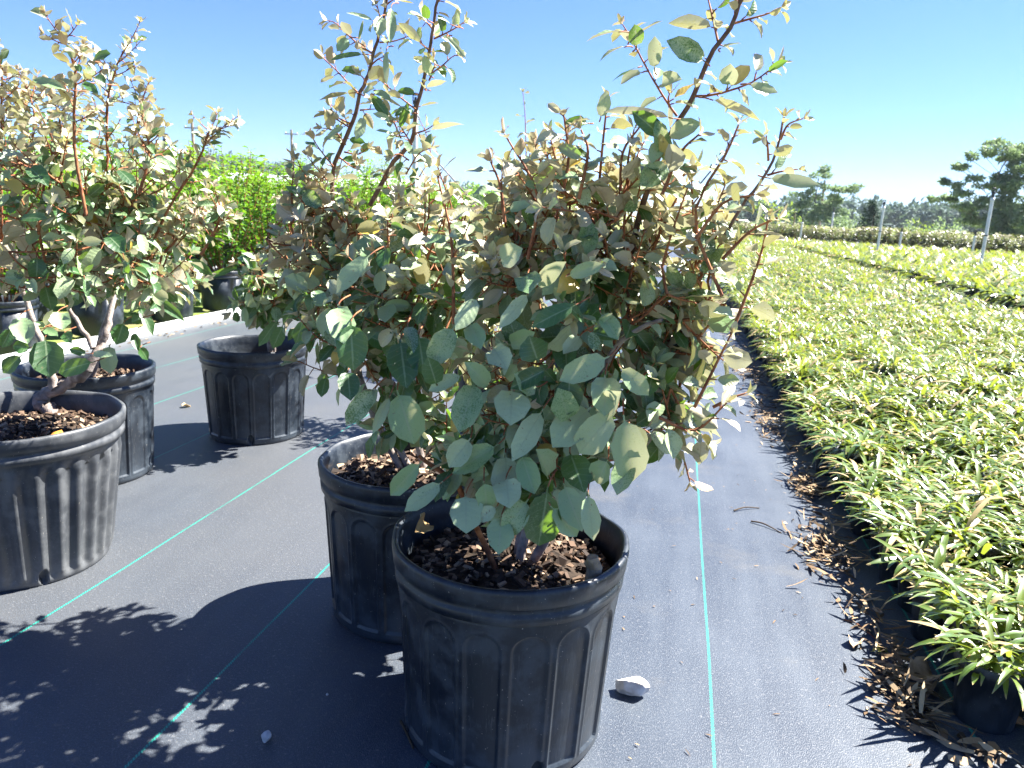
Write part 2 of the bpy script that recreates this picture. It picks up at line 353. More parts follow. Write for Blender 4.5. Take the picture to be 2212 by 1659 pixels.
def mulch_mesh(name, Rs, z, nchip, size=(.006, .022), lump=.008):
    b = Buf(); nr, nt2 = 10, 48; r = np.linspace(0.001, Rs, nr); th = np.linspace(0, 2*math.pi, nt2, endpoint=False)
    Rr, T = np.meshgrid(r, th, indexing='ij'); zz = z+lump*rng.normal(size=Rr.shape)*.5+.012*(1-(Rr/Rs)**2)
    i, j = np.meshgrid(np.arange(nr-1), np.arange(nt2), indexing='ij'); k = (j+1) % nt2
    b.add(np.stack([Rr*np.cos(T), Rr*np.sin(T), zz], -1), np.stack([i*nt2+j, (i+1)*nt2+j, (i+1)*nt2+k, i*nt2+k], -1).reshape(-1, 4), None, 0)
    for q in range(nchip):
        rr = Rs*.97*math.sqrt(rng.random()); a = rng.uniform(0, 6.28); L = rng.uniform(*size)*(1.6 if rng.random() < .15 else 1); w = L*rng.uniform(.25, .6); t = rng.uniform(.001, .0035)
        ax = nrm([math.cos(rng.uniform(0, 6.28)), math.sin(rng.uniform(0, 6.28)), rng.normal()*.35]); az = nrm(np.array([0, 0, 1])+rng.normal(size=3)*.4); ay = nrm(np.cross(az, ax)); az = np.cross(ax, ay)
        c = [rr*math.cos(a), rr*math.sin(a), z+.012*(1-(rr/Rs)**2)+rng.uniform(.001, .010)]
        cc = np.tile([0, 0, rng.random(), 0], (8, 1)); n0 = b.n
        box(b, c, ax*L*.5, ay*w*.5, az*t, 1, [0, 0, rng.random(), 0])
        b.v[-1] = b.v[-1]+rng.normal(size=(8, 3))*L*.05
    return b.mesh(name, [M['soil'], M['chips']], smooth=False)

# ------------------------------------------------------------------ silverberry shrubs
UPV = np.array([0, 0, 1.0])
class Shrub:
    def __init__(s, base): s.base = np.asarray(base, float); s.st = Buf(); s.lv = Buf(); s.q = []; s.axis = s.base[:2]; s.sk = []; s.maxL = .068
    def stem(s, pts, r0, r1, n=14, m=0, seg=7):
        p = smooth_line(pts, n); p[1:-1] += rng.normal(size=(n-2, 3))*r0*.18; tube(s.st, p, r0, r1, seg, m); s.sk.append(p); return p
    def leaf(s, P, D, N, L, W, age, **k): s.q.append((P, D, N, L, W, age, k.get('rnd', rng.random()), k.get('droop', rng.uniform(-.15, 1.1)), k.get('fold', rng.uniform(.08, .75)), k.get('wave', rng.uniform(.03, .17))))
    def twig(s, pts, r0, sc, age0, age1, step=.0165, first=.12, sparse=1.0, rosette=True, elong=1.0):
        p = np.asarray(pts); tube(s.st, p, r0, r0*.45, 5, 0)
        seg = np.linalg.norm(np.diff(p, axis=0), axis=1); cum = np.concatenate([[0], np.cumsum(seg)]); tot = cum[-1]
        a = rng.uniform(0, 6.28); q = tot*first
        while q < tot:
            f = q/tot; i = min(np.searchsorted(cum, q)-1, len(p)-2); i = max(i, 0); t = (q-cum[i])/max(seg[i], 1e-6); P = p[i]*(1-t)+p[i+1]*t; T = nrm(p[i+1]-p[i])
            a += 2.4+rng.normal()*.35
            e1 = nrm(np.cross(T, UPV+rng.normal(size=3)*.05)); e2 = np.cross(T, e1); rad = math.cos(a)*e1+math.sin(a)*e2
            s.node(P, T, rad, sc*(1.0-.35*f)*rng.uniform(.7, 1.25), age0+(age1-age0)*f, elong)
            q += step*rng.uniform(.6, 1.4)/sparse
        if rosette:
            T = nrm(p[-1]-p[-2])
            for k in range(rng.integers(3, 6)):
                a += 2.4; e1 = nrm(np.cross(T, UPV+.1)); e2 = np.cross(T, e1); rad = math.cos(a)*e1+math.sin(a)*e2
                s.leaf(p[-1], nrm(T+rad*rng.uniform(.3, 1.1)), nrm(T*1.0-rad*.6), sc*rng.uniform(.30, .62), sc*rng.uniform(.12, .24), min(1, age1+.15), droop=rng.uniform(-.2, .9))
    def node(s, P, T, rad, L, age, elong=1.0):
        L = min(L, s.maxL)
        out = np.array([P[0]-s.axis[0], P[1]-s.axis[1], 0]); out = out/max(np.linalg.norm(out), .05)
        sag = (1-age)*rng.uniform(.1, .95)
        D = nrm(T*rng.uniform(.15, .8)+rad*1.0-UPV*sag+out*.25)
        N = nrm(UPV*.72+out*.62+T*.2+rng.normal(size=3)*.45)
        if rng.random() < age*.48: D = nrm(T*rng.uniform(.5, 1.2)+rad+UPV*.25); N = nrm(T*.9-rad*.7+UPV*.25+rng.normal(size=3)*.35)
        pet = rng.uniform(.006, .014)*(L/.05)
        P2 = P+D*pet; tube(s.st, [P, P+D*pet*.5+UPV*.001, P2+D*L*.06], .0014, .0010, 4, 0)
        s.leaf(P2, D, N, L, L*rng.uniform(.40, .62)/elong, min(1, max(0, age+rng.normal()*.12)))
    def fill(s, ell, n, sc, tw=(.08, .15), age=(.1, .95), upb=.7, trunk=None):
        # ell: list of (centre xyz, radii xyz, weight)
        w = np.array([e[2] for e in ell], float); w /= w.sum()
        zs = [e[0][2]-e[1][2] for e in ell]+[e[0][2]+e[1][2] for e in ell]; z0, z1 = min(zs), max(zs)
        tb = s.base if trunk is None else trunk; T = []
        for k in range(n):
            e = ell[rng.choice(len(ell), p=w)]; c, r = np.asarray(e[0]), np.asarray(e[1])
            d = nrm(rng.normal(size=3)); tip = c+d*r*rng.random()**.40
            h = np.clip((tip[2]-z0)/(z1-z0), 0, 1)
            dirn = nrm(nrm(d*r)*.75+UPV*(upb*(.3+h)-.25)+rng.normal(size=3)*.25)
            start = tip-dirn*rng.uniform(*tw); T.append((np.linalg.norm(start-tb), start, tip, h))
        T.sort(key=lambda q: q[0]); sk = np.concatenate(s.sk)
        for _, start, tip, h in T:
            v = start-sk; dist = np.linalg.norm(v*[1, 1, .8], axis=1)+np.where(v[:, 2] < .01, .08, 0); a = sk[np.argmin(dist)]
            dd = np.linalg.norm(start-a)
            if dd > .004:
                cn = bez(a, a*.5+start*.5-UPV*dd*.12+rng.normal(size=3)*dd*.06, start, 7); r0 = .0022+.010*min(dd, .25); tube(s.st, cn, r0, .0021, 5, 0)
                sk = np.concatenate([sk, cn[2:]])
                if dd > .10: s.twig(cn[3:], .0015, sc*(1.2-.5*h), max(0, h*.6-.2), h*.6, rosette=False, step=.026)
            tp = bez(start, (start+tip)/2-UPV*.012+rng.normal(size=3)*.006, tip, 6); sk = np.concatenate([sk, tp[1:4]])
            ag = age[0]+(age[1]-age[0])*np.clip(h+rng.normal()*.15, 0, 1)
            s.twig(tp, .0025, sc*(1.30-.55*h)*rng.uniform(.85, 1.15), max(0, ag-.25), ag)
    def finish(s, label, potmesh, mulch, loc, rz=0, nu=6, nv=4):
        root = empty("potted_shrub", loc, label, "potted shrub", "potted silverberry shrubs on the ground cloth")
        p = link("pot", potmesh, root); p.rotation_euler = (0, 0, rz)
        link("bark_mulch", mulch, root)
        link("branches", s.st.mesh("branches", [M['twig'], M['bark'], M['shoot']], off=loc), root)
        A = list(zip(*s.q))
        leaves(s.lv, np.array(A[0]), np.array(A[1]), np.array(A[2]), np.array(A[3]), np.array(A[4]), np.array(A[6]), np.array(A[5]), nu, nv, np.array(A[7]), np.array(A[8]), np.array(A[9]))
        link("foliage", s.lv.mesh("foliage", M['leaf'], off=loc), root)
        return root
    def hero(s, conv, b, t, w, Yb, Yt, face=.8, age=.1, rnd=None, pet=True, droop=None):
        bx, by = conv(*b); tx, ty = conv(*t); B = at(bx, by, Yb); T = at(tx, ty, Yt); sc = conv.s
        D = T-B; L = np.linalg.norm(D); Wd = w*sc/FPX*((B-CAM)@fw)
        N = nrm(CAM-B)*face+UPV*(1-face)*.9+rng.normal(size=3)*.10
        if face < 0: N = -nrm(CAM-B)*-face+UPV*.5
        dr = rng.uniform(.15, .6) if droop is None else droop
        s.leaf(B, D/L+nrm(N)*dr*.45, N, L*1.06, Wd, age, rnd=rng.random() if rnd is None else rnd, droop=dr, fold=rng.uniform(.12, .6), wave=rng.uniform(.06, .16))
        if pet:
            e = B-D*.12+np.array([rng.normal()*.006, .035, .004]); tube(s.st, bez(e, B-D*.10, B+D*.08, 5), .0014, .001, 5, 0)
class Conv:
    def __init__(s, x0, y0, k): s.x0, s.y0, s.s = x0*.73733, y0*.73733, k*.73733
    def __call__(s, x, y): return s.x0+x*s.s, s.y0+y*s.s
k4 = Conv(900, 0, 1000/2212); k5 = Conv(900, 700, 1000/2212); k6 = Conv(1100, 1400, 1000/1952); k7 = Conv(1600, 0, 800/2212); k8 = Conv(0, 900, 500/2074); k9 = Conv(0, 0, 1000/2212); k1 = Conv(0, 0, 3000/2212)
kb = Conv(900, 0, 500/2074)
def ellp(px, py, rx, ry, Y, rY, w=1.0):
    c = at(px, py, Y); k = ((c-CAM)@fw)/FPX; return (c, (rx*k, rY, ry*k), w)
def path(conv, pts, Y0, Y1):
    n = len(pts); return [at(*conv(*p), Y0+(Y1-Y0)*i/(n-1)) for i, p in enumerate(pts)]

SOIL = .335
# --- front shrub, right pot -----------------------------------------------------------
E0 = np.array([-.265, 1.295, 0]); S = Shrub(E0+[.0, .0, SOIL]); YE = 1.295
def shoot(S, conv, main, Y0, Y1, r0, r1, lats, sc, age, n=16, long_leaf=()):
    p = S.stem(path(conv, main, Y0, Y1), r0, r1, n, 2)
    for l in lats:
        Ya = Y0+(Y1-Y0)*.6; a = path(conv, l, Ya, Ya+rng.uniform(-.05, .05)); S.twig(smooth_line(a, 8), .0021, sc, age-.2, age+.2, step=.014, first=.15, elong=1.05)
    S.twig(p[int(n*.06):], .001, sc*1.1, max(0, age-.3), age+.1, step=.022, first=.02, elong=1.15)
    return p
shoot(S, k7, [(640, 2600), (700, 2000), (800, 1600), (900, 1300), (980, 1150), (1070, 980), (1200, 780), (1330, 460), (1490, 220), (1580, 0), (1640, -200)], 1.30, 1.25, .0056, .0030,
      [[(1060, 940), (980, 830), (870, 650), (760, 450), (690, 310), (620, 200)], [(1200, 780), (1350, 770), (1530, 720), (1680, 660), (1780, 590), (1870, 520)], [(1390, 330), (1350, 150), (1320, 20), (1300, -60)], [(1520, 190), (1640, 155), (1800, 110), (1900, 60)], [(1000, 870), (990, 800), (1000, 760)], [(1560, 40), (1500, -60), (1480, -120)]], .044, .55, 26)
for b_, t_, w_, f_, a_ in (((1370, 225), (1005, 180), 120, -.7, .2), ((1290, 500), (998, 330), 170, .75, .0), ((1320, 800), (1730, 955), 90, -.5, .2), ((1040, 960), (488, 888), 80, -.7, .3), ((690, 320), (925, 160), 70, .3, .3), ((610, 255), (335, 318), 80, .3, .2), ((650, 375), (440, 470), 45, .3, .8), ((760, 540), (540, 640), 35, .3, .3), ((878, 565), (880, 310), 120, .8, .1), ((1365, 720), (1250, 650), 50, .3, .4), ((1470, 700), (1490, 530), 150, .9, .1), ((1400, 395), (1570, 345), 60, .3, .3), ((1640, 680), (1862, 738), 75, .7, .1), ((1790, 580), (1938, 490), 60, .7, .3), ((735, 380), (720, 210), 130, .85, .1), ((940, 1110), (715, 910), 150, .75, .1), ((980, 1110), (1240, 1000), 150, .75, .05), ((1000, 1340), (900, 980), 130, .8, .0), ((930, 1130), (860, 1300), 120, .8, .5), ((440, 960), (490, 755), 110, .8, .1), ((1000, 1330), (770, 1490), 190, .8, .05), ((350, 1000), (160, 990), 90, .5, .1), ((130, 1180), (350, 1270), 80, .5, .6)):
    S.hero(k7, b_, t_, w_, 1.22, 1.20, f_, a_, pet=True)
shoot(S, k7, [(1450, 1900), (1530, 1760), (1620, 1620), (1770, 1430), (1870, 1210), (1910, 1030), (1925, 950)], 1.25, 1.28, .003, .0016, [[(1790, 1420), (1900, 1390), (2040, 1370)], [(1800, 1300), (1790, 1150), (1760, 1100)], [(1900, 1130), (1960, 1010), (2080, 960)]], .034, .7)
S.hero(k7, (1790, 1440), (2185, 1490), 110, 1.25, 1.22, .6, .1)
# inner upright leaders with rusty tips
for main in ([(1215, 420), (1228, 340), (1218, 250)], [(1345, 690), (1347, 500), (1358, 390), (1372, 330)], [(1290, 450), (1300, 330), (1312, 215)], [(1560, 640), (1500, 470), (1570, 330), (1595, 270)], [(1140, 560), (1160, 420), (1090, 290)], [(980, 700), (975, 520), (945, 380)], [(1580, 720), (1640, 560), (1660, 470)], [(1290, 820), (1260, 620), (1240, 520)], [(1130, 900), (1060, 800), (1020, 700)], [(1500, 690), (1420, 700), (1345, 740), (1290, 860)], [(1500, 880), (1550, 780), (1580, 720)], [(1420, 900), (1500, 930), (1570, 870)], [(1420, 960), (1470, 980), (1490, 1040)], [(1250, 430), (1270, 330), (1255, 280)], [(1430, 420), (1470, 330), (1510, 290)], [(1340, 420), (1345, 330), (1385, 270)], [(1500, 520), (1560, 440), (1630, 420)], [(1180, 480), (1170, 390), (1185, 330)], [(1560, 560), (1620, 500), (1680, 470)], [(1090, 480), (1080, 400), (1060, 350)], [(1400, 560), (1450, 450), (1480, 400)], [(1540, 880), (1580, 860), (1610, 850)]):
    y = rng.uniform(1.12, 1.34); P = path(k1, main, y, y); S.twig(smooth_line(P, 9), .0030, .047, .5, .95, step=.015)
ELL = [ellp(1340, 370, 200, 95, 1.28, .16, .6), ellp(1060, 930, 120, 100, 1.45, .14, .6), ellp(1150, 400, 70, 80, 1.32, .12, .3), ellp(1300, 470, 280, 190, 1.30, .20, 1.4), ellp(1250, 640, 310, 190, 1.30, .24, 1.5), ellp(1490, 600, 130, 270, 1.30, .18, 1.3), ellp(1240, 850, 290, 170, 1.27, .20, 1.2), ellp(1440, 900, 120, 120, 1.27, .13, .5), ellp(1130, 1000, 180, 110, 1.20, .13, .6), ellp(1120, 520, 110, 190, 1.35, .18, .6), ellp(1410, 700, 120, 120, 1.34, .14, .7)]
for h in (((580, 980), (690, 1315), 225), ((1090, 920), (990, 1235), 190), ((1010, 880), (795, 978), 95), ((960, 560), (800, 812), 165), ((1110, 380), (970, 578), 120), ((200, 420), (235, 655), 175), ((280, 530), (300, 838), 205, 0), ((410, 100), (195, 335), 130), ((1240, 1330), (955, 1510), 150), ((1285, 1385), (1290, 1690), 190), ((1325, 970), (1320, 1188), 230), ((1530, 1100), (1340, 1420), 150), ((1700, 890), (1690, 1128), 185, 0), ((1930, 880), (1930, 1120), 190), ((2025, 830), (2205, 1005), 130), ((1960, 760), (1650, 910), 165), ((1840, 1090), (1600, 1330), 230), ((2000, 1120), (1765, 1385), 220), ((2050, 1140), (2110, 1560), 230), ((745, 1440), (545, 1655), 125), ((1060, 1290), (925, 1470), 150), ((1385, 1390), (1470, 1640), 150), ((600, 650), (640, 935), 200, 0), ((720, 620), (760, 870), 190, 0), ((1480, 310), (1645, 165), 110), ((1680, 245), (1910, 165), 95), ((1440, 345), (1255, 565), 95), ((1745, 425), (1465, 560), 130, 0), ((1430, 220), (1440, 340), 170), ((1250, 150), (1360, 70), 150), ((1050, 550), (1120, 690), 130), ((1500, 800), (1440, 640), 190, 0), ((1560, 840), (1330, 960), 120, 0), ((1490, 960), (1360, 880), 190), ((650, 560), (690, 700), 90), ((1700, 1180), (1640, 1000), 170), ((1900, 1180), (1990, 1010), 170), ((2090, 1240), (2180, 1360), 150), ((1950, 1430), (1880, 1580), 150), ((2100, 1400), (2010, 1640), 150), ((1700, 1380), (1790, 1620), 190, 0), ((540, 1010), (430, 1250), 70), ((430, 970), (260, 1195), 130), ((260, 850), (280, 1030), 140, 0), ((1180, 960), (1060, 820), 120), ((840, 950), (790, 790), 140, 0), ((1200, 700), (1290, 830), 160), ((1310, 690), (1440, 620), 120), ((1900, 480), (2010, 640), 120)):
    S.hero(k5, h[0], h[1], h[2], rng.uniform(1.06, 1.11), rng.uniform(1.03, 1.07), .82, .05, rnd=(rng.uniform(.0, .28) if len(h) > 3 else rng.uniform(.45, .98)))
for h in (((515, 90), (520, 302), 185), ((695, 165), (585, 245), 85), ((985, 50), (935, 393), 210, .3), ((745, 0), (765, 155), 160), ((720, 210), (705, 423), 150), ((875, 120), (740, 325), 140), ((1075, 30), (1175, 290), 150), ((1215, 80), (1245, 345), 110), ((385, 20), (178, 182), 105), ((620, 20), (640, 170), 120), ((1000, 160), (1150, 330), 120)):
    S.hero(k6, h[0], h[1], h[2], rng.uniform(1.03, 1.07), rng.uniform(1.0, 1.05), .86, .02, rnd=h[3] if len(h) > 3 else rng.uniform(.5, .95))
S.stem([E0+[-.01, -.03, SOIL-.02], at(990, 1055, 1.15), at(950, 1020, 1.12), at(905, 985, 1.10)], .006, .003, 10)
S.stem([E0+[.02, 0, SOIL-.02], at(1160, 1000, 1.27), at(1140, 850, 1.25), at(1040, 750, 1.2)], .010, .003, 14, 1)
S.stem([E0+[.03, 0, SOIL-.02], at(1260, 1000, 1.28), at(1280, 850, 1.25), at(1340, 740, 1.2), at(1430, 690, 1.15)], .010, .003, 14, 1)
S.stem([E0+[.01, .02, SOIL-.02], at(1170, 900, 1.30), at(1200, 700, 1.33), at(1240, 500, 1.33)], .011, .003, 14, 1)
ELL.append((np.array([-.27, 1.62, .58]), (.17, .14, .13), .7)); S.fill(ELL, 245, .068)
PM = pot_mesh("black_pot", hole0=.35)
shE = S.finish("tallest potted silverberry in front, black pot beside the white rock", PM, mulch_mesh("mulch", .195, SOIL, 520), E0, R_(12))

# --- second front shrub, pot behind to the left -----------------------------------------
D0 = np.array([-.595, 1.66, 0]); S = Shrub(D0+[.03, 0, SOIL])
shoot(S, kb, [(-60, 2100), (-40, 1500+400), (120+0, 1700), (-1, -1)][:0] or [(300, 2500), (330, 2000), (480, 1660), (545, 1480), (600, 1330), (640, 1150), (700, 1010), (760, 870), (800, 660), (860, 480), (905, 330), (960, 60), (985, -80)], 1.66, 1.62, .0054, .0028,
      [[(790, 650), (650, 560), (500, 430), (400, 330), (330, 270), (250, 250)], [(640, 1150), (490, 1000), (350, 850), (210, 720), (190, 660)], [(880, 515), (1050, 500), (1230, 440)], [(520, 1500), (390, 1440), (310, 1350), (280, 1270)], [(640, 1340), (740, 1330), (830, 1325)], [(960, 60), (1010, 20), (1060, -10)], [(780, 790), (860, 720), (930, 690)], [(900, 300), (880, 190), (850, 60)], [(700, 1010), (690, 960), (640, 900)]], .047, .55, 24)
for b_, t_, w_, f_ in (((700, 660), (300, 712), 85, .5), ((1020, 60), (1010, 500), 130, .8), ((820, 260), (490, 155), 75, .5), ((900, 190), (880, 420), 170, .8), ((540, 1130), (155, 1195), 70, -.4), ((960, 590), (960, 1000), 75, .8), ((690, 1410), (600, 1680), 130, .8), ((460, 1530), (250, 1660), 70, .6), ((620, 510), (680, 255), 40, .7), ((510, 460), (370, 610), 130, .9), ((660, 1150), (800, 1070), 110, .6), ((780, 1160), (970, 1400), 130, .85), ((850, 1150), (1180, 1300), 85, -.4), ((800, 1100), (1000, 1190), 110, .5)):
    S.hero(kb, b_, t_, w_, 1.58, 1.56, f_, .15)
shoot(S, kb, [(700, 2900), (820, 2300), (1000, 1900), (1180, 1700), (1280, 1640), (1310, 1480), (1330, 1330), (1400, 1090), (1490, 920), (1440, 890)][:0] or [(760, 2500), (1050, 1980), (1230, 1780), (1290, 1640), (1310, 1480), (1330, 1320), (1400, 1080), (1440, 880), (1490, 600), (1530, 400), (1560, 170), (1590, 0), (1610, -90)], 1.66, 1.60, .0054, .0028,
      [[(1320, 1330), (1150, 1200), (1020, 1090), (930, 1010), (840, 950)], [(1540, 470), (1690, 400), (1820, 330), (1900, 270)], [(1320, 1620), (1440, 1580), (1520, 1530)], [(1480, 980), (1530, 880), (1640, 800), (1760, 690), (1820, 670)], [(1480, 610), (1400, 540), (1300, 440), (1220, 380)], [(1530, 360), (1450, 270), (1400, 220)], [(1140, 1680), (1040, 1450), (1010, 1400)], [(1490, 920), (1550, 800), (1540, 720)], [(1585, 30), (1620, -20), (1660, -60)]], .047, .55, 24)
for b_, t_, w_, f_ in (((1460, 1600), (1900, 1485), 85, -.5), ((1430, 1080), (1690, 970), 95, -.5), ((1390, 540), (1120, 280), 120, -.6), ((1300, 1370), (1180, 1300), 60, .5), ((1120, 1570), (1215, 1280), 85, .8), ((1010, 1470), (830, 1370), 85, .6), ((1080, 1650), (855, 1570), 55, .4), ((1690, 440), (1920, 690), 60, .6), ((1480, 910), (1430, 700), 120, .85), ((1430, 1080), (1360, 970), 80, .5), ((1550, 780), (1420, 620), 80, .2), ((1460, 240), (1430, 90), 110, .85), ((1750, 300), (1620, 190), 45, .4), ((1830, 310), (1830, 210), 55, .8)):
    S.hero(kb, b_, t_, w_, 1.55, 1.52, f_, .25)
for main in ([(240, 985), (330, 1000), (390, 960)], [(170, 1080), (90, 980), (30, 890)], [(130, 1170), (60, 1090), (0, 1010)], [(280, 830), (200, 780), (130, 740)], [(250, 940), (180, 850), (100, 830)], [(210, 1020), (290, 1080), (330, 1060)], [(640, 1130), (720, 1000), (800, 960)], [(600, 1330), (520, 1200), (500, 1130)], [(680, 940), (630, 860), (590, 790)], [(620, 1230), (700, 1180), (760, 1090)], [(660, 1040), (600, 1000), (560, 1010)]):
    S.twig(smooth_line(path(k4, main, 1.62, 1.60), 8), .0020, .047, .4, .8, step=.014)
for main in ([(975, 700), (980, 480), (945, 360)], [(700, 640), (672, 540), (668, 430)], [(760, 560), (740, 480), (720, 430)], [(930, 520), (900, 430), (930, 390)], [(1060, 560), (1085, 470), (1100, 400)], [(840, 600), (800, 520), (790, 470)], [(640, 640), (620, 560), (600, 500)]):
    y = rng.uniform(1.5, 1.72); S.twig(smooth_line(path(k1, main, y, y), 9), .0032, .055, .55, .95, step=.017)
ELL = [ellp(830, 570, 210, 150, 1.62, .22, 1.4), ellp(985, 500, 140, 100, 1.66, .2, .9), ellp(820, 730, 200, 140, 1.60, .2, 1.2), ellp(1000, 680, 160, 220, 1.62, .18, .8), ellp(690, 520, 90, 140, 1.60, .12, .5), ellp(880, 880, 110, 70, 1.55, .14, .35), ellp(670, 420, 55, 80, 1.6, .1, .35), ellp(880, 440, 60, 70, 1.6, .1, .3), ellp(760, 480, 80, 70, 1.6, .12, .4)]
for h in (((480, 95), (585, 325), 180, .95), ((480, 240), (330, 512), 190, .3), ((660, 150), (560, 280), 150, .9), ((470, 390), (690, 480), 150, .2), ((360, -30), (430, 120), 170, .95), ((540, -10), (720, -30), 110, .7), ((180, 440), (100, 620), 140, .7), ((40, 330), (110, 420), 90, .6), ((150, 560), (190, 690), 110, .5), ((800, 200), (700, 330), 150, .6), ((380, 620), (560, 700), 120, .1)):
    S.hero(k5, h[0], h[1], h[2], 1.44, 1.42, .75, .05, rnd=h[3])
for p_ in ([D0+[.02, 0, SOIL-.02], at(840, 900, 1.66), at(850, 750, 1.64), at(860, 600, 1.62)], [D0+[.0, 0, SOIL-.02], at(800, 880, 1.64), at(760, 700, 1.62), at(740, 560, 1.6)], [D0+[.03, .02, SOIL-.02], at(900, 850, 1.7), at(980, 650, 1.7), at(975, 480, 1.68)]):
    S.stem(p_, .010, .003, 14, 1)
ELL.append((np.array([-.50, 1.43, .86]), (.18, .12, .19), 1.3)); S.fill(ELL, 215, .068)
shD = S.finish("potted silverberry with two long shoots, its pot tucked behind the front pot", PM, mulch_mesh("mulch", .195, SOIL+.01, 700, (.008, .026)), D0, R_(0))

# --- shrub at the middle left, pot standing alone -----------------------------------------
C0 = np.array([-1.74, 2.84, 0]); S = Shrub(C0+[.08, .0, SOIL-.04])
ELL = [ellp(600, 590, 95, 90, 2.75, .22, 1.3), ellp(640, 490, 50, 70, 2.8, .18, .4), ellp(570, 640, 80, 60, 2.7, .18, .6), ellp(690, 620, 90, 110, 2.75, .2, .9)]
for p_ in ([C0+[.08, 0, SOIL-.06], at(596, 680, 2.8), at(615, 600, 2.78), at(640, 480, 2.8)], [C0+[.08, 0, SOIL-.06], at(575, 650, 2.75), at(560, 590, 2.7)]): S.stem(p_, .013, .004, 12, 1)
S.fill(ELL, 105, .074)
for h in (((600, 690), (560, 745), 26), ((612, 700), (590, 752), 30), ((650, 640), (612, 700), 26), ((560, 650), (530, 690), 24), ((655, 690), (640, 742), 26), ((520, 575), (445, 600), 14), ((560, 600), (500, 640), 20)):
    S.hero(k1, h[0], h[1], h[2], 2.62, 2.6, .7, .0, rnd=.1)
shC = S.finish("potted silverberry leaning right out of a low filled black pot standing alone", PM, mulch_mesh("mulch", .19, SOIL-.04, 300), C0, R_(4), 5, 4)

# --- shrub at the left edge, crooked trunk ---------------------------------------------
A0 = np.array([-1.69, 1.585, 0]); SA = .362; S = Shrub(A0+[.17, -.03, SA])
_b = gnd(*k8(640, 1290), SA); _y = _b[1]; tr = [_b-[0, 0, .04], _b]+path(k8, [(560, 1240), (500, 1150), (570, 1050), (720, 970), (900, 880), (1060, 760)], _y-.01, _y+.06)
S.stem(tr, .021, .016, 22, 1, 10); S.stem([tr[-1]]+path(k8, [(1180, 560), (1260, 380), (1350, 120), (1380, -150)], _y+.08, _y+.16), .015, .007, 16, 1, 8)
S.stem(path(k8, [(670, 985), (640, 860), (590, 620), (520, 440), (430, 250), (360, 60), (250, -300), (180, -700)], _y+.01, _y+.02), .014, .006, 18, 1, 8)
S.stem(path(k8, [(1130, 500), (1040, 340), (940, 180), (860, 40), (760, -250), (800, -600)], _y+.07, _y+.1), .008, .004, 16, 1)
for main in ([(560, 1400), (490, 1000), (480, 700), (490, 480), (430, 290), (385, 220)], [(640, 1350), (700, 1000), (690, 700), (740, 480), (800, 330)], [(10, 1600), (5, 1000), (10, 600), (15, 440)], [(760, 1300), (860, 960), (900, 720), (905, 610)], [(400, 1300), (390, 900), (370, 700), (250, 560)], [(900, 1250), (960, 1050), (965, 880)], [(1000, 1550), (1150, 1250), (1280, 1060), (1340, 880), (1390, 840)], [(1050, 1650), (1180, 1500), (1220, 1300)], [(1300, 1650), (1400, 1480), (1440, 1350)], [(250, 1500), (300, 1100), (380, 950)], [(60, 1300), (210, 900), (215, 700), (170, 560)]):
    y = rng.uniform(1.5, 1.9); P = smooth_line(path(k9, main, y, y+rng.uniform(-.05, .1)), 16); S.stem(P[::3], .0040, .0016, 14, 0)
    S.twig(P[4:], .0022, .044, .5, .95, step=.012)
    for k in range(4, 15):
        d = nrm(rng.normal(size=3)*[1, .6, .3]+[0, 0, .7]); L = rng.uniform(.04, .10); S.twig(bez(P[k], P[k]+d*L*.5-[0, 0, .006], P[k]+d*L, 5), .0017, .040, .5, .9, step=.013)
ELL = [ellp(150, 400, 190, 160, 1.65, .25, 1.5), ellp(280, 440, 120, 150, 1.75, .22, .9), ellp(130, 560, 190, 95, 1.6, .24, .7), ellp(320, 580, 90, 70, 1.75, .2, .25), ellp(-60, 430, 120, 260, 1.6, .25, .6)]
S.fill(ELL, 112, .060, trunk=A0+[.2, -.02, SA+.1])
for h in (((540, 360), (600, 825), 370, .02), ((1150, 660), (705, 790), 210, .05), ((270, 580), (35, 790), 180, .3), ((370, 490), (165, 480), 160, .1), ((1330, 450), (1340, 790), 200, .9), ((1060, 570), (850, 510), 100, .2), ((1110, 570), (1300, 560), 90, .7), ((140, 250), (30, 480), 160, .2), ((520, 260), (680, 330), 110, .95), ((540, 230), (600, 80), 90, .95), ((560, 240), (420, 180), 60, .95), ((230, 100), (330, 420), 260, .9), ((700, 50), (760, 250), 230, .9), ((1500, 180), (1420, 440), 200, .1), ((1720, 130), (1610, 180), 130, .1), ((780, 300), (860, 420), 130, .05), ((1620, 300), (1680, 520), 100, .2), ((1700, 480), (1790, 630), 110, .1)):
    S.hero(k8, h[0], h[1], h[2], 1.44 if h[0][0] < 1200 else 1.7, 1.42 if h[0][0] < 1200 else 1.68, .8, .0, rnd=h[3])
for h in (((600, 390), (685, 330), 90, .02), ((690, 545), (615, 510), 80, .03), ((530, 540), (625, 590), 60, .1), ((430, 580), (215, 512), 70, .6), ((40, 1150), (130, 1250), 80, .99), ((180, 1080), (300, 1180), 110, .02), ((760, 1100), (870, 1190), 80, .02), ((690, 1520), (800, 1620), 120, .02), ((120, 1420), (280, 1400), 90, .02), ((350, 1560), (440, 1500), 80, .05), ((1000, 1010), (1130, 1070), 50, .5)):
    S.hero(k9, h[0], h[1], h[2], 1.45, 1.43, .6, .0, rnd=h[3])
shA = S.finish("potted silverberry with a crooked grey trunk in a ribbed black pot", pot_mesh("ribbed_pot", R=.270, H=.418, rb=.745, fluted=True, hole0=-.62, soil=SA, mt='oldpot'), mulch_mesh("mulch", .238, SA-.005, 620), A0, 0)
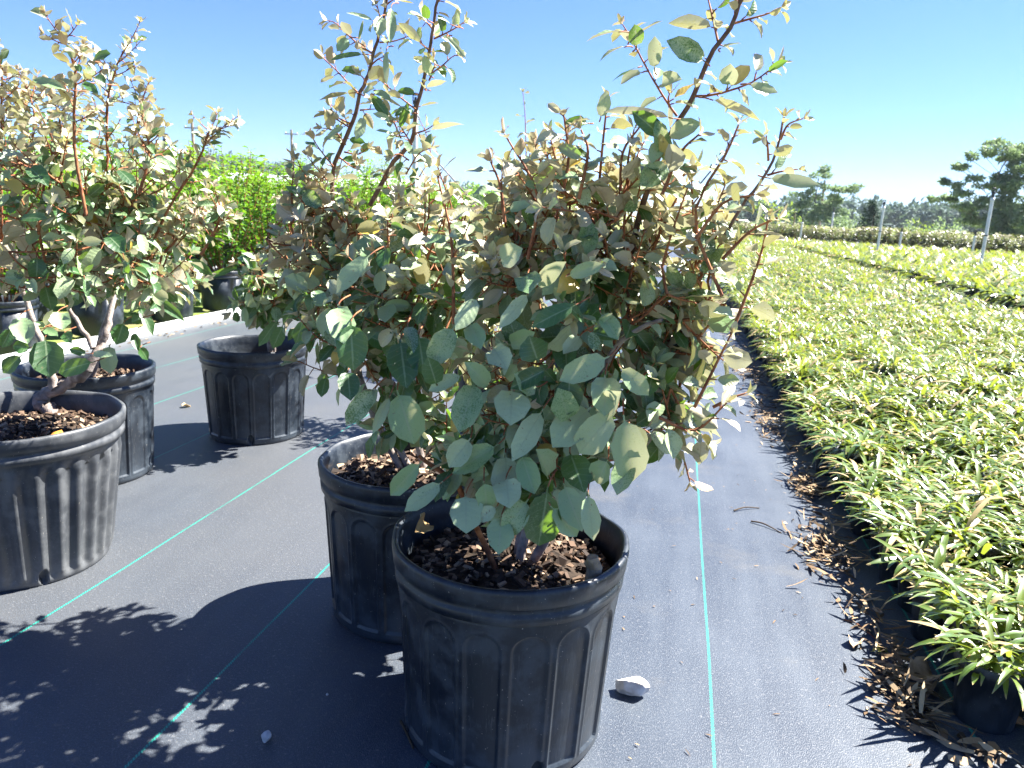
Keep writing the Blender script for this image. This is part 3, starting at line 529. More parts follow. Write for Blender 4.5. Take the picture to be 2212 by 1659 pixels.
# --- shrub in the pot behind it ----------------------------------------------------------
B0 = np.array([-2.02, 2.21, 0]); S = Shrub(B0+[0, 0, SOIL])
ELL = [ellp(250, 570, 150, 110, 2.2, .25, 1.2), ellp(300, 470, 100, 100, 2.3, .25, .7), ellp(385, 590, 50, 50, 2.2, .2, .25)]
for h in (((330, 640), (395, 690), 22), ((345, 600), (352, 640), 20), ((410, 560), (455, 590), 22), ((300, 660), (330, 720), 24)): S.hero(k1, h[0], h[1], h[2], 2.05, 2.03, .7, .0, rnd=.2)
S.stem([B0+[0, 0, SOIL-.02], at(230, 690, 2.2), at(270, 560, 2.2), at(300, 430, 2.2)], .012, .004, 12, 1)
S.fill(ELL, 60, .070)
S.finish("potted silverberry half hidden behind the crooked trunk one, smooth dusty pot", PM, mulch_mesh("mulch", .195, SOIL, 320, (.01, .03)), B0, R_(9), 5, 4)
# --- two more of the row behind the front pair ------------------------------------------
for (x, y, lab, ells) in ((-.78, 3.35, "potted silverberry glimpsed right behind the two front shrubs", [(1010, 540, 110, 110), (1150, 480, 90, 120), (900, 500, 120, 90)]), (-.55, 4.6, "farthest potted silverberry behind the front shrubs, thin shoot against the sky", [(1120, 460, 100, 90), (1290, 480, 100, 100)])):
    o0 = np.array([x, y, 0]); S = Shrub(o0+[0, 0, SOIL])
    S.stem([o0+[0, 0, SOIL], at(1040, 640, y), at(1080, 500, y)], .012, .004, 10, 1)
    S.fill([ellp(a, b_, c, d_, y, .25, 1) for a, b_, c, d_ in ells], 80, .055, age=(.3, 1))
    if y > 4:
        for q in (at(*k4(1420, 1050), y), at(*k4(800, 1000), y), at(*k7(1440, 1260), y)): S.stem([o0+[0, 0, SOIL], (o0+[0, 0, SOIL])*.4+q*.6, q], .007, .004, 8, 1)
        S.twig(smooth_line(path(k4, [(1420, 1050), (1415, 850), (1410, 720), (1398, 600)], y, y), 10), .004, .085, .3, .6, step=.05)
        S.twig(smooth_line(path(k4, [(800, 1000), (790, 930), (760, 840), (730, 780)], y, y), 10), .004, .075, .4, .7, step=.05)
        S.twig(smooth_line(path(k7, [(1440, 1260), (1480, 1160), (1530, 1080), (1580, 960)], y, y), 10), .004, .05, .2, .4, step=.05)
    S.finish(lab, PM, mulch_mesh("mulch", .195, SOIL, 60), o0, R_(9), 4, 2)

# ------------------------------------------------------------------ strap-leaved pots (right beds)
def tuft_mesh(name, n, L=(.06, .15), W=(.009, .017), nu=5, nv=2, z0=.14, spread=.085):
    b = Buf(); a = rng.uniform(0, 6.28, n); e = rng.uniform(.35, 1.62, n)
    rr_ = rng.uniform(0, spread, n); P = np.stack([np.cos(a)*rr_, np.sin(a)*rr_, z0+rng.uniform(0, .05, n)*(n > 30)], -1)
    a2 = a+rng.normal(size=n)*1.5; D = np.stack([np.cos(a2)*np.sin(e), np.sin(a2)*np.sin(e), np.cos(e)], -1)
    N = np.stack([-np.cos(a2)*np.cos(e), -np.sin(a2)*np.cos(e), np.sin(e)], -1)+rng.normal(size=(n, 3))*.25
    dr = rng.uniform(.6, 2.1, n)*np.clip(1.3-e*.5, .4, 1)
    leaves(b, P, D, N, rng.uniform(*L, n), rng.uniform(*W, n), rng.random(n), np.zeros(n), nu, nv, dr, .25, .03, 'strap')
    return b
def lpot_mesh(name):
    b = Buf(); lathe(b, [(.058, 0), (.062, .003), (.074, .135), (.080, .137), (.081, .160), (.079, .163), (.075, .162), (.073, .14), (.03, .138), (.002, .14)], 20); return b.mesh(name, M['pot'])
LP = lpot_mesh("liner_pot"); TUF = [tuft_mesh("t", 100).mesh("strap_leaves", M['lir']) for _ in range(10)]
SP = .168; pts = []
for iy in range(170):
    for ix in range(21):
        x = .71+ix*SP+(.5*SP if iy % 2 else 0)*.35+rng.normal()*.008; y = 1.56+iy*SP*.95+rng.normal()*.008+(.0 if ix else .0)
        if x < 3.75 and y < 29: pts.append((x, y))
pts = np.array(pts)
def vis(x, y):
    u, v, z = proj((x, y, .2)); return -60 < u < PW+60 and v < PH+140
near = [p for p in pts if vis(*p)]; near.sort(key=lambda p: math.hypot(p[0], p[1])); near = near[:300]
nearset = {tuple(p) for p in near}
LG = "strap leaved pots of the near bed"
def lir(p, k, label, first=None):
    if first is None:
        r = empty("potted_strap_plant", (p[0], p[1], 0), label, "potted plant", LG); link("pot", LP, r); link("strap_leaves", TUF[k % 10], r); r.rotation_euler = (0, 0, rng.uniform(0, 6.28)); return r
protos = []
corner = min(near, key=lambda p: p[0]*1.5+p[1])
for k, p in enumerate(near):
    lab = "corner pot of strap leaves at the near left end of the right hand bed" if p is corner else "small black pot of strap leaved plants packed into the right hand bed"
    r = lir(p, k, lab)
    s_ = rng.uniform(.88, 1.12); r.scale = (s_, s_, s_*rng.uniform(.85, 1.12)*(.93+.12*math.sin(p[0]*2.3+p[1]*1.1)))
def far_tufts(name, P, mk, nmesh, sc, pots=True):
    T = [mk() for _ in range(nmesh)]; T = [(np.concatenate(b.v), np.concatenate(b.f), np.concatenate(b.c)) for b in T]; B = Buf()
    for k, (x, y) in enumerate(P):
        v, f, c = T[k % nmesh]; a = rng.uniform(0, 6.28); R = np.array([[math.cos(a), -math.sin(a), 0], [math.sin(a), math.cos(a), 0], [0, 0, 1]])
        if pots: tube(B, [(x, y, 0), (x, y, .15)], .07, .085, 6, 1)
        B.add((v@R.T)*rng.uniform(.85, 1.15)*sc+[x, y, 0], f, np.concatenate([c[:, :2], (c[:, 2:3]+rng.random()) % 1, c[:, 3:]], 1))
    return B
rest = np.array([p for p in pts if tuple(p) not in nearset]); dd = np.hypot(rest[:, 0], rest[:, 1])
B = far_tufts("x", rest[dd < 9], lambda: tuft_mesh("t", 60, W=(.011, .018), nu=4, nv=1), 6, 1.0)
o = link("strap_plants", B.mesh("strap_plants_middle", [M['lir'], M['pot']])); tag(o, "rows of strap leaved plants in the middle of the right hand bed", "ground cover", kind='stuff')
B = far_tufts("x", rest[dd >= 9], lambda: tuft_mesh("t", 24, W=(.016, .024), nu=3, nv=1), 6, 1.0)
o = link("strap_plants", B.mesh("strap_plants_far", [M['lir'], M['pot']])); tag(o, "far rows of strap leaved plants at the end of the right hand bed", "ground cover", kind='stuff')
# second bed beyond the aisle, up to the hedge
H0, H1 = np.array([3.2, 41.5]), np.array([17.5, 29.0]); hd = H1-H0
def hedge_y(x): return H0[1]+(x-H0[0])/hd[0]*hd[1]
P2 = [(x+rng.normal()*.03, y+rng.normal()*.03) for x in np.arange(.75, 4.4, .26) for y in np.arange(29.2, 42, .26)]
for x in np.arange(4.5, 17, .26):
    for y in np.arange(6, 41, .26):
        if y < hedge_y(x)-.7 and proj((x, y, .2))[0] < PW+120: P2.append((x+rng.normal()*.03, y+rng.normal()*.03))
B = far_tufts("x", P2, lambda: tuft_mesh("t", 22, (.2, .36), (.03, .045), 3, 1, .12, .1), 6, 1.0)
o = link("strap_plants", B.mesh("strap_plants_second", [M['lir'], M['pot']])); tag(o, "second bed of strap leaved plants beyond the dark narrow aisle", "ground cover", kind='stuff')

# ------------------------------------------------------------------ leafy shrub kinds for hedges
def upright_shrub(name, h, w, nstem, leafL, leafmat, z0=.3, dens=.045, elev=(.75, 1.1), nu=2, nv=2, tipage=True, laterals=2):
    st = Buf(); q = []
    for k in range(nstem):
        a = rng.uniform(0, 6.28); r = w*.5*math.sqrt(rng.random()); hh = h*rng.uniform(*elev)
        top = np.array([r*math.cos(a), r*math.sin(a), z0+hh]); base = np.array([.05*math.cos(a), .05*math.sin(a), z0])
        p = bez(base, np.array([top[0]*.75, top[1]*.75, z0+hh*.45]), top, 9); tube(st, p, .006, .002, 4)
        segs = [p]
        for l in range(laterals):
            i = rng.integers(2, 8); d = nrm(rng.normal(size=3)*[1, 1, .3]+[0, 0, .6]); L = rng.uniform(.10, .22); segs.append(bez(p[i], p[i]+d*L*.5-[0, 0, .01], p[i]+d*L, 5))
        for s in segs:
            ln = np.linalg.norm(np.diff(s, axis=0), axis=1).sum(); n = int(ln/dens)
            for t in np.linspace(.12, 1, max(n, 3)):
                x = t*(len(s)-1); i = min(int(x), len(s)-2); P = s[i]+(s[i+1]-s[i])*(x-i)
                for sg in range(2):
                    aa = rng.uniform(0, 6.28); q.append((P, nrm([math.cos(aa), math.sin(aa), rng.uniform(-.3, .7)]), nrm([rng.normal()*.4, rng.normal()*.4, 1]), leafL*rng.uniform(.6, 1.25), rng.random(), np.clip((P[2]-z0)/h*1.1-.15+rng.normal()*.1, 0, 1)))
    A = list(zip(*q)); lv = Buf(); L = np.array(A[3])
    leaves(lv, np.array(A[0]), np.array(A[1]), np.array(A[2]), L, L*rng.uniform(.38, .55, len(L)), np.array(A[4]), np.array(A[5]), nu, nv, .5, .3, .04, 'strap')
    return st.mesh(name+"_stems", M['twig']), lv.mesh(name+"_leaves", leafmat)
SPOT = pot_mesh("plain_pot", R=.2, H=.36, nth=48, detail=False, soil=.3)
kinds = []
for k in range(4):
    st, lv = upright_shrub("bright", 1.05, .95, 22, .062, M['green'], .31, .042)
    r = empty("green_shrub", (0, 0, 0), "x", "potted shrub", "bright green potted shrubs in rows at the left"); link("pot", SPOT, r); link("branches", st, r); link("foliage", lv, r); kinds.append(r)
first = set()
n_ = 0
for ix, x in enumerate((-4.08, -5.05, -6.05, -6.95, -7.9)):
    for iy in range(-2, 32):
        y = 4.62+iy*.80+.3*(ix % 2)+rng.normal()*.05; u, v, z = proj((x, y, .8))
        if z < 1 or u < -260 or u > 1240: continue
        k = int(rng.integers(4)); sc = rng.uniform(.88, 1.12)
        lab = ("bright green potted shrub in the front row along the white edging" if ix == 0 else "bright green potted shrub in the rows behind the white edging")
        if k not in first: r = kinds[k]; r.location = (x, y, 0); r.scale = (sc,)*3; r["label"] = lab; first.add(k)
        else: copy_tree(kinds[k], (x, y, 0), rng.uniform(0, 6.28), sc, lab)
        n_ += 1
for k in range(4):
    if k not in first:
        for c in list(kinds[k].children): bpy.data.objects.remove(c)
        bpy.data.objects.remove(kinds[k])
# far hedge on the right
hk = []
for k in range(3):
    st, lv = upright_shrub("hedge", .80, 1.1, 26, .13, M['hedgeleaf'], .10, .11, (.72, 1.0), 2, 1, laterals=1)
    r = empty("hedge_shrub", (0, 0, 0), "dark shrub with pale new tips in the hedge across the far beds", "shrub", "shrubs of the far hedge"); link("branches", st, r); link("foliage", lv, r); hk.append(r)
used = set()
for row in range(2):
    for i in range(38):
        f = i/37; p = H0+hd*(f*1.3-.25); p = p+np.array([.3, .9])*row; k = int(rng.integers(3)); sc = rng.uniform(.9, 1.12)
        if k not in used: hk[k].location = (p[0], p[1], 0); used.add(k)
        else: copy_tree(hk[k], (p[0], p[1], 0), rng.uniform(0, 6.28), sc)

# ------------------------------------------------------------------ irrigation risers
def riser(px, py, topy, d=None, label="", base=None, rad=.04, band=True):
    if base is None:
        p = gnd(px, py, .0)
    else: p = np.array([*base, 0.0])
    h = 2.0
    for _ in range(40):
        u, v, z = proj((p[0], p[1], h)); h += (v-topy)*z/FPX*.9
    r = empty("sprinkler_riser", p, label, "sprinkler riser", "white irrigation risers among the beds")
    b = Buf(); tube(b, [(0, 0, 0), (0, 0, h*.5), (0, 0, h-.22)], rad, rad, 10, cap=True); lathe(b, [(rad, h-.30), (rad*1.25, h-.295), (rad*1.25, h-.21), (.001, h-.205)], 10)
    link("pipe", b.mesh("pipe", M['white']), r)
    b = Buf(); s = rad/.04; lathe(b, [(.018*s, h-.21), (.03*s, h-.19), (.03*s, h-.13), (.045*s, h-.12), (.045*s, h-.08), (.02*s, h-.07), (.02*s, h-.03), (.001, h-.03)], 10)
    for sg in (-1, 1): box(b, (sg*.04*s, 0, h-.035), (.006, 0, 0), (0, .008, 0), (0, 0, .05))
    box(b, (0, 0, h+.0), (.045*s, 0, 0), (0, .01, 0), (0, 0, .008)); lathe(b, [(.03, h+.008), (.05*s, h+.02), (.02, h+.03), (.001, h+.032)], 8)
    link("sprinkler_head", b.mesh("head", M['blackplastic'], False), r)
    if band:
        b = Buf(); lathe(b, [(rad, h*.44), (rad*1.3, h*.441), (rad*1.3, h*.455), (rad, h*.456)], 12); link("clamp", b.mesh("clamp", M['blackplastic']), r)
riser(2115, 588, 408, None, "nearest white riser on the right, black band at mid height and black sprinkler head")
riser(1893, 553, 433, None, "white riser in front of the dark cone shaped cedar")
riser(1791, 530, 450, None, "white riser just right of the tall brown utility pole")
riser(1727, 528, 470, None, "white riser left of the tall brown utility pole", band=False)
riser(1941, 545, 490, None, "short white riser right of the dark cedar, against the yellow bushes", band=False)
riser(2098, 556, 498, None, "thin white riser standing just behind the nearest right hand riser", band=False)
riser(0, 0, 205, None, "white riser rising behind the long shoot at the picture's middle", base=gnd(893, 593, 0)[:2], rad=.038)
riser(0, 0, 292, None, "white riser above the green shrubs at the left", base=gnd(372, 540, 0)[:2], rad=.045)

# ------------------------------------------------------------------ white edging board, greenhouse, poles
b = Buf(); x = -3.72
for y0, y1 in ((1.2, 4.2), (4.21, 7.2), (7.21, 10.2), (10.21, 13.2)): box(b, (x, (y0+y1)/2, .034), (.024, 0, 0), (0, (y1-y0)/2, 0), (0, 0, .034))
o = link("edging_board", b.mesh("edging_board", M['white'], False)); md = o.modifiers.new("b", 'BEVEL'); md.width = .006; md.segments = 2
tag(o, "white plastic edging board along the row of green shrubs", "edging board")
wood = plain("weathered_pole", (.16, .12, .09), (.30, .25, .20), 6, .85, .3)
def upole(px, Y, topy, label, right=False):
    p = at(px, 480, Y); h = 8.0
    for _ in range(60):
        u, v, z = proj((p[0], p[1], h)); h += (v-topy)*z/FPX*.8
    r = empty("utility_pole", (p[0], p[1], 0), label, "utility pole", "wooden utility poles in the distance")
    b = Buf(); tube(b, [(0, 0, 0), (0, 0, h*.5), (0, 0, h)], .19, .13, 9, cap=True); link("pole", b.mesh("pole", wood), r)
    b = Buf(); box(b, (0, 0, h-.5), (.75, .2, 0), (0, .06, 0), (0, 0, .06)); link("crossarm", b.mesh("arm", wood, False), r)
    b = Buf()
    for sg in (-.65, 0, .65): lathe(b, [(.03, h-.44), (.07, h-.4), (.05, h-.3), (.001, h-.26)], 8, c=(sg, sg*.2*1.3, 0))
    link("insulators", b.mesh("ins", M['white']), r)
    if right is None:
        b = Buf(); lathe(b, [(.001, h-2.4), (.22, h-2.38), (.22, h-1.6), (.001, h-1.55)], 12, c=(.38, 0, 0)); link("transformer", b.mesh("tr", plain("galvanised", (.3, .32, .34), (.4, .42, .44))), r)
upole(426, 70, 265, "distant grey utility pole between the white riser and the greenhouse")
upole(634, 85, 280, "distant utility pole carrying a small transformer", None)
upole(1770, 105, 390, "brown utility pole standing in front of the pine")
# greenhouse with long pale roof
p0 = at(560, 420, 62); p1 = at(905, 420, 62)
gh = empty("greenhouse", ((p0+p1)/2)*[1, 1, 0], "long low greenhouse with pale arched plastic roof beyond the green shrubs", "greenhouse")
b = Buf(); L = np.linalg.norm((p1-p0)[:2]); n = 14; th = np.linspace(0, math.pi, n); prof = np.stack([-4*np.cos(th), 1.9+1.25*np.sin(th)], -1); xs = np.linspace(-L*.62, L*.5, 15)
V = np.array([[(x_, q[0], q[1]) for q in prof] for x_ in xs]); i, j = np.meshgrid(np.arange(14), np.arange(n-1), indexing='ij'); b.add(V, np.stack([i*n+j, (i+1)*n+j, (i+1)*n+j+1, i*n+j+1], -1).reshape(-1, 4))
film = plain("greenhouse_film", (.55, .62, .68), (.75, .80, .84), .6, .35, .5); link("roof", b.mesh("roof", film), gh)
b = Buf(); box(b, (-L*.06, -3.95, .95), (L*.56, 0, 0), (0, .03, 0), (0, 0, .95)); box(b, (-L*.06, 3.95, .95), (L*.56, 0, 0), (0, .03, 0), (0, 0, .95)); link("wall", b.mesh("wall", film, False), gh)
b = Buf()
for x_ in xs[::2]: tube(b, [(x_, -4.02*math.cos(t), 1.92+1.27*math.sin(t)) for t in th], .03, .03, 5)
link("hoops", b.mesh("hoops", M['white']), gh)

# ------------------------------------------------------------------ trees
needle = leaf_mat("pine_needles", (.065, .125, .075), (.25, .325, .19), (.25, .35, .14), .36, .6, .3)
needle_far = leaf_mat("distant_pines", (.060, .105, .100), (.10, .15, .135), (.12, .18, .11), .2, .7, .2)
yelbush = leaf_mat("spring_leaves", (.10, .16, .02), (.22, .27, .04), (.3, .42, .05), .35, .6, .3)
cedar = leaf_mat("cedar_leaves", (.010, .038, .020), (.025, .062, .030), (.03, .07, .02), .1, .7, .2)
pbark = plain("pine_bark", (.10, .07, .05), (.22, .17, .13), 3, .9, .2)
def clump(b, c, r, n, s, flat=.6, asp=.45):
    d = nrm(rng.normal(size=(n, 3))); rad = rng.random(n)**.4; P = np.asarray(c)+d*rad[:, None]*np.asarray(r)
    D = nrm(d*[1, 1, .6]+rng.normal(size=(n, 3))*.6+[0, 0, .35]); N = rng.normal(size=(n, 3))*.7+[0, 0, .8]
    leaves(b, P, D, N, s*rng.uniform(.6, 1.4, n), s*asp*rng.uniform(.7, 1.3, n), (rng.random(n)*.6+.4*rng.random()), 0, 2, 1, .4, .3, .05, 'strap')
def pine(px, Y, base_y, trunk, clumps, label, s, matl, name="pine_tree"):
    o0 = at(px, base_y, Y)*[1, 1, 0]; r = empty(name, o0, label, "tree"); t = Buf(); c = Buf()
    k = ((at(px, base_y, Y)-CAM)@fw)/FPX
    tp = [at(a, b_, Y)-o0 for a, b_ in trunk]; tp[0][2] = 0; P = smooth_line(tp, 16); tube(t, P, .0105*225*k*.33, .05, 8)
    for (a, b_, rx, ry) in clumps:
        dy = rng.uniform(-1, 1)*rx*k*.8; q = at(a, b_, Y+dy)-o0
        j = np.argmin([np.linalg.norm(x-q+[0, 0, .6]) for x in P]); j = max(2, j-1); tube(t, bez(P[j], (P[j]*.4+q*.6)-[0, 0, .1], q, 6), .011*90*k*.33, .02, 5)
        nsub = max(2, int(rx*ry/90))
        for _ in range(nsub):
            e = rng.normal(size=3)*[rx*k*.45, rx*k*.45, ry*k*.45]; clump(c, q+e, (rx*k*.5, rx*k*.5, ry*k*.45), 135, s*.72*rng.uniform(.7, 1.3))
    link("trunk", t.mesh("trunk", pbark), r); link("crown", c.mesh("crown", matl), r); return r
K = Conv(2600, 400, 400/1659)
def kc(L): return [(*K(a, b_), rx*K.s, ry*K.s) for a, b_, rx, ry in L]
pine(2140, 62, 520, [(2128, 520), (2138, 440), (2150, 400), (2165, 360), (2190, 330)], kc([(1250, 80, 130, 60), (1400, 170, 190, 90), (1150, 190, 120, 60), (980, 250, 120, 50), (820, 370, 110, 50), (960, 400, 110, 35), (1560, 190, 160, 100), (1500, 330, 120, 60), (1620, 380, 140, 90), (1700, 250, 150, 110), (1000, 530, 150, 45), (680, 575, 80, 28), (880, 590, 140, 45), (1160, 600, 140, 60), (850, 670, 100, 35), (560, 765, 100, 28), (720, 750, 90, 35), (830, 850, 150, 40), (1020, 730, 160, 55), (1000, 860, 190, 45), (1330, 500, 110, 60), (1450, 600, 170, 110), (1600, 560, 160, 130), (1400, 800, 150, 120), (1500, 980, 180, 130), (1250, 950, 130, 90), (1000, 980, 160, 60), (1620, 860, 130, 60), (1650, 1050, 140, 120), (1350, 1120, 150, 110), (1050, 1080, 160, 70), (1500, 1200, 200, 80), (1850, 400, 170, 200), (1850, 800, 170, 260), (1950, 1050, 150, 150)]), "largest pine with wide layered limbs at the right edge of the picture", .34, needle)
K = Conv(2200, 350, 800/2212)
pine(1766, 84, 515, [(1752, 515), (1757, 470), (1763, 420), (1768, 385)], kc([(600, 420, 90, 35), (520, 480, 80, 45), (640, 460, 80, 40), (720, 540, 110, 28), (800, 570, 80, 22), (690, 580, 90, 25), (430, 560, 90, 40), (350, 610, 90, 35), (500, 600, 90, 45), (590, 560, 60, 50), (400, 690, 120, 50), (330, 750, 70, 60), (480, 780, 120, 60), (600, 700, 70, 60), (680, 650, 90, 30), (740, 660, 60, 40), (700, 760, 80, 80), (420, 840, 120, 50), (650, 840, 100, 50), (760, 740, 50, 60)]), "pine with a flat topped crown behind the brown utility pole", .36, needle)
# dark conical cedar
def bushy(name, px, Y, base_y, blobs, label, s, matl, cat, flat=1.0):
    o0 = at(px, base_y, Y)*[1, 1, 0]; r = empty(name, o0, label, cat); c = Buf(); t = Buf(); k = ((at(px, base_y, Y)-CAM)@fw)/FPX
    tube(t, [(0, 0, 0), (0, 0, max(.3, (base_y-min(q[1] for q in blobs))*k*.7))], .09, .04, 6)
    for (a, b_, rx, ry) in blobs:
        q = at(a, b_, Y)-o0; n = int(24+rx*ry*k*k/(s*s)*2.6*1.6); clump(c, q, (rx*k, rx*k*flat, ry*k), min(n, 900), s)
    link("trunk", t.mesh("trunk", pbark), r); link("crown", c.mesh("crown", matl), r)
cone = []
for i in range(9):
    f = i/8; yy = 443+f*72; w = 6+f*34
    for s_ in (-.6, 0, .6): cone.append((1884+s_*w-4*f, yy, w*.55, 9))
bushy("cedar_tree", 1880, 58, 520, cone, "dark cone shaped cedar standing behind the far hedge", .22, cedar, "tree")
bushy("bush", 1710, 66, 520, [(1690, 460, 34, 22), (1665, 480, 40, 26), (1720, 490, 24, 24), (1650, 450, 30, 20)], "yellow green tree at the left foot of the flat topped pine", .30, yelbush, "tree")
bushy("bush", 1995, 75, 520, [(1985, 495, 32, 20), (2020, 500, 26, 16), (1960, 503, 26, 14)], "yellow green bush just right of the dark cedar", .28, yelbush, "bush")
bushy("bush", 2045, 70, 522, [(2040, 490, 30, 20), (2060, 500, 28, 18), (2020, 500, 20, 16)], "dull green bush between the yellow bush and the large pine", .28, needle, "bush")
bushy("young_pine", 1965, 68, 520, [(1963, 482, 8, 14), (1962, 497, 13, 12), (1962, 508, 16, 8)], "small upright young pine between two yellow bushes", .2, needle, "tree")
bushy("bush", 1830, 80, 520, [(1830, 475, 30, 22), (1815, 490, 36, 20), (1855, 490, 22, 20)], "dull green bush between the utility pole pine and the cedar", .3, needle, "bush")
bushy("bush", 1800, 62, 515, [(1800, 506, 24, 9), (1830, 508, 20, 8), (1745, 502, 20, 8)], "low lime green bush below the flat topped pine", .2, yelbush, "bush")
bushy("tree", 833, 70, 400, [(815, 352, 22, 13), (845, 360, 26, 16), (830, 372, 30, 14), (870, 366, 14, 10), (810, 372, 16, 10)], "round dark green tree above the pale greenhouse roof", .32, needle, "tree")
# far woods: one mass each
def woods(name, x0, x1, Y, topf, botf, n, s, label, matl):
    c = Buf()
    for _ in range(n):
        px = rng.uniform(x0, x1); top = topf(px)+rng.uniform(-5, 9); bot = botf(px); YY = Y*rng.uniform(.92, 1.12)
        if rng.random() < .12: top -= rng.uniform(2, 9)
        k = ((at(px, bot, YY)-CAM)@fw)/FPX; h = max(3, bot-top); w = h*rng.uniform(.22, .4)
        m_ = 3
        for q in range(m_):
            f = (q+.5)/m_; clump(c, at(px, bot-h*f, YY), (w*k*(1.15-f*.75), w*k*(1.15-f*.75), h*k/m_*.75), 22, s)
    o = link(name, c.mesh(name, matl)); tag(o, label, "woods", kind='stuff')
hz = lambda x: 490+(x-1900)*.04365
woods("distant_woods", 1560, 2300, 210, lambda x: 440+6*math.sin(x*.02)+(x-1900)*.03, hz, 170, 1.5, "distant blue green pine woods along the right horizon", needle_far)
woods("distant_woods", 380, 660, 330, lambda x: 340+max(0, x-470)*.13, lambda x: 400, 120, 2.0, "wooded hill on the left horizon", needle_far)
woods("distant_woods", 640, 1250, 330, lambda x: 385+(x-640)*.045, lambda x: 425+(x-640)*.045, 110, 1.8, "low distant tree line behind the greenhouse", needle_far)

# ------------------------------------------------------------------ litter, stones and small things
def scatter_litter():
    b = Buf(); n = 1900
    cl = [(2.35, .14, .13), (2.9, .10, .05), (3.9, .40, .13), (5.3, .4, .14), (7.2, .8, .14), (1.62, .12, .03)]
    for k in range(n):
        if rng.random() < .55: y = 1.48+18*rng.random()**2.0; x = .60-abs(rng.normal())*.05
        else:
            yc, ys, xe = cl[rng.integers(len(cl))]; y = yc+rng.normal()*ys*.6; x = .60-xe*rng.random()**.8-abs(rng.normal())*.03
        a = rng.normal()*.7+(1.2 if rng.random() < .5 else -.4); L = rng.uniform(.02, .09)*(1+.5*(rng.random() < .1)); w = rng.uniform(.003, .011)
        D = np.array([math.cos(a), math.sin(a), rng.normal()*.05]); leaves(b, [[x, y, .006+rng.random()*.03*max(0, 1-abs(x-.6)*6)]], D, [rng.normal()*.5, rng.normal()*.5, 1], L, w, rng.random(), 0, 3, 1, rng.uniform(-.6, .8), .3, .1, 'strap')
    for k in range(150):                                     # row in front of the bed end and loose bits
        x = .58+rng.random()*1.3; y = 1.47-abs(rng.normal())*.035; a = rng.uniform(0, 6.28); L = rng.uniform(.015, .07)
        leaves(b, [[x, y, .005+rng.random()*.012]], [math.cos(a), math.sin(a), rng.normal()*.15], [rng.normal()*.4, rng.normal()*.4, 1], L, rng.uniform(.003, .02), rng.random(), 0, 3, 1, rng.uniform(-.6, .8), .3, .1, 'strap')
    for k in range(90):
        x = rng.uniform(-.1, .6); y = rng.uniform(1.2, 4.5); a = rng.uniform(0, 6.28)
        leaves(b, [[x, y, .005]], [math.cos(a), math.sin(a), .05], [0, 0, 1], rng.uniform(.004, .018), rng.uniform(.002, .004), rng.random(), 0, 2, 1, .3, .2, .1, 'strap')
    for k in range(170):                                     # along the white board
        y = rng.uniform(3, 10); x = -3.66+abs(rng.normal())*.06; a = rng.uniform(0, 6.28)
        leaves(b, [[x, y, .006]], [math.cos(a), math.sin(a), .05], [rng.normal()*.3, 0, 1], rng.uniform(.02, .06), rng.uniform(.01, .02), rng.random(), 0, 2, 1, .5, .2, .1, 'strap')
    o = link("leaf_litter", b.mesh("leaf_litter", M['litter'])); tag(o, "dry tan leaf litter strewn along the foot of the beds", "leaf litter", kind='stuff')
scatter_litter()
stone_m = plain("limestone", (.40, .36, .33), (.66, .63, .60), 28, .85, .3, .004, 60)
def rock(name, c, r, seed, label, cat="rock", sub=4):
    import bmesh
    bm = bmesh.new(); bmesh.ops.create_icosphere(bm, subdivisions=sub, radius=1); rg = np.random.default_rng(seed); pl = [(nrm(rg.normal(size=3)), rg.uniform(.55, .85)) for _ in range(11)]
    for v in bm.verts:
        p = np.array(v.co)
        for n_, d_ in pl:
            t = p@n_
            if t > d_: p = p-n_*(t-d_)*.92
        p = p*(1+.03*math.sin(p[0]*9+seed)*math.sin(p[1]*11)*math.sin(p[2]*8)+rg.normal()*.006); v.co = (p*np.asarray(r)).tolist()
    me = bpy.data.meshes.new(name); bm.to_mesh(me); bm.free(); me.materials.append(stone_m)
    o = link(name, me, None, c); o.rotation_euler = (0.1, .1, seed); tag(o, label, cat); return o
p = gnd(1362, 1508); rock("rock", p+[0, .012, .020], (.040, .024, .024), 3, "chunky white rock on the cloth right of the front pot")
p = gnd(572, 1604); rock("rock", p+[0, .004, .009], (.013, .010, .012), 8, "small pale stone in the shadow left of the front pot", sub=3)
p = gnd(707, 1502); rock("pebble", p+[0, 0, .002], (.0035, .003, .003), 5, "tiny white pebble in the shadow left of the front pot", "pebble", 2)
def dead_leaf(px, py, ang, L, W, c0, c1, label, z=.006, curl=1.2, base=None, name="dead_leaf", fold=.8, N=(0, 0, 1)):
    p = gnd(px, py) if base is None else np.asarray(base); b = Buf(); D = np.array([math.cos(ang), math.sin(ang), .25])
    leaves(b, [[0, 0, z]], D, N, L, W, .5, 0, 8, 6, curl, fold, .16); o = link(name, b.mesh(name, plain(name, c0, c1, 70, .7, .3)), None, p); md = o.modifiers.new("s", 'SOLIDIFY'); md.thickness = .0007; tag(o, label, "dead leaf"); return o
dead_leaf(1842, 1408, 1.25, .060, .032, (.42, .26, .14), (.62, .42, .26), "curled tan leaf lying on the cloth left of the yellow one", .010, 1.0)
dead_leaf(1880, 1412, .2, .045, .020, (.42, .40, .10), (.58, .54, .20), "yellow leaf at the edge of the bed's shadow", .006, .5)
dead_leaf(1955, 1485, .5, .085, .062, (.26, .17, .11), (.38, .27, .19), "broad brown leaf propped against the corner pot", .02, .6, N=(-.4, -.6, .7))
dead_leaf(2060, 1535, -.7, .055, .030, (.34, .33, .30), (.48, .46, .42), "pale grey leaf on the litter before the corner pot", .008, .3)
dead_leaf(2165, 1570, .1, .045, .026, (.22, .10, .04), (.34, .18, .08), "small rusty leaf on the litter before the bed", .008, .3)
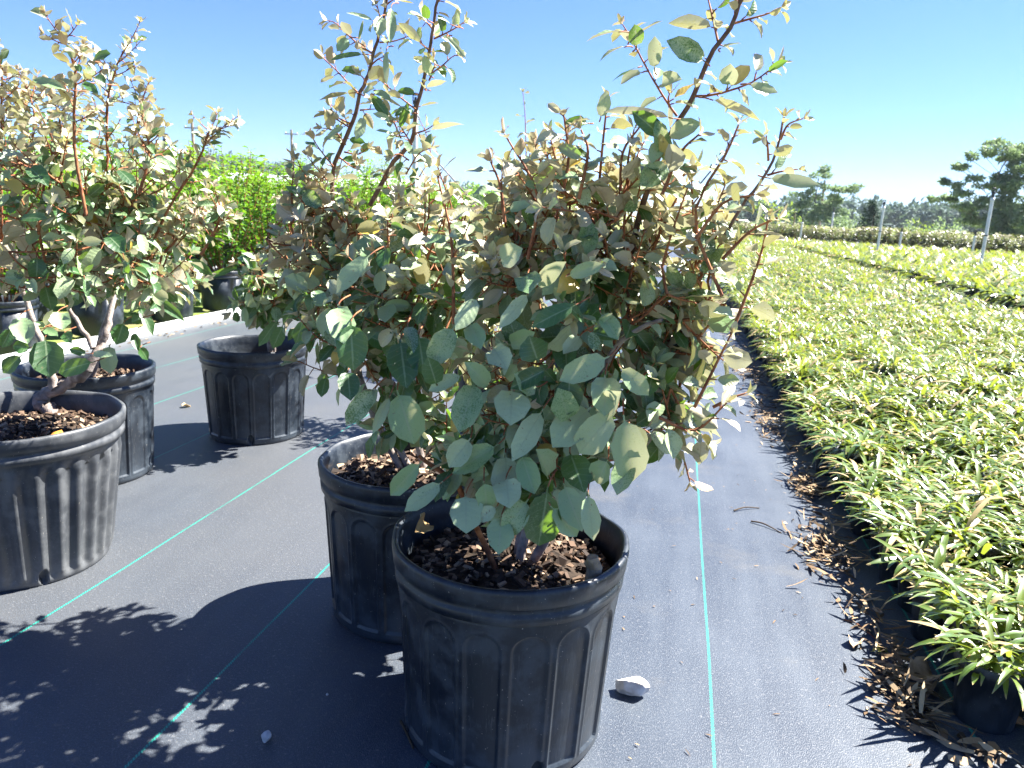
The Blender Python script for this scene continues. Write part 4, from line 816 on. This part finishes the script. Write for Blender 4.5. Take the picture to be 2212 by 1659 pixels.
dead_leaf(393, 882, 1.4, .05, .03, (.40, .26, .12), (.55, .40, .22), "lone tan leaf on the cloth beside the standing pot", .01, 1.4)
dead_leaf(0, 0, .1, .085, .06, (.42, .17, .02), (.62, .30, .05), "orange dead leaf on the mulch of the ribbed pot", .0, 1.0, base=A0+[.155, -.085, SA+.014])
dead_leaf(0, 0, -1.2, .07, .035, (.30, .19, .07), (.42, .28, .12), "brown leaf stuck to the inner rim of the front pot", .0, .6, base=E0+[-.185, .03, SOIL+.055], N=(.7, -.4, .5))
b = Buf(); tube(b, smooth_line([(0, 0, 0), (.004, .002, .05), (.0, .0, .085)], 8), [.015, .0155, .015, .0145, .015, .014, .013, .010], None, 9, cap=True, wob=.10)
o = link("wood_stub", b.mesh("wood_stub", plain("old_wood", (.10, .075, .05), (.32, .25, .17), 40, .85, .3, .004, 90)), None, at(1278, 1222, 1.2)*[1, 1, 0]+[0, 0, SOIL]); tag(o, "short broken wood stub standing in the mulch of the front pot", "wood stub")
def twigobj(pts, r, label):
    P = [gnd(*q) for q in pts]; o0 = P[0]; Q = [p_-o0+[0, 0, r+.001+.004*math.sin(i*2)] for i, p_ in enumerate(P)]; b = Buf(); tube(b, smooth_line(Q, 10), r, r*.6, 6, cap=True, wob=.1); o = link("twig", b.mesh("twig", M['twig'] if r < .002 else M['litter']), None, o0); tag(o, label, "twig")
twigobj([(866, 1562), (878, 1590), (893, 1618)], .003, "short brown twig lying against the left foot of the front pot")
twigobj([(1822, 1340), (1855, 1355), (1905, 1392)], .0018, "thin dark twig in the shadow by the bed")
twigobj([(1622, 1128), (1650, 1136), (1688, 1152)], .003, "longer bark strip lying on the open cloth")
twigobj([(1585, 1105), (1610, 1100), (1640, 1098)], .003, "short bark strip on the cloth beyond the longer one")

# ------------------------------------------------------------------ air
b = Buf(); box(b, (0, 330, 18), (460, 0, 0), (0, 350, 0), (0, 0, 20)); hm, nt_, out = mat("haze_air"); pv = nt_.nodes.new("ShaderNodeVolumePrincipled")
pv.inputs['Color'].default_value = (.80, .90, 1.0, 1); pv.inputs['Density'].default_value = .00020; pv.inputs['Anisotropy'].default_value = .2; nt_.links.new(pv.outputs[0], out.inputs['Volume'])
o = link("haze", b.mesh("haze", hm, False)); tag(o, "thin bluish haze over the distant woods", "haze", kind='stuff')
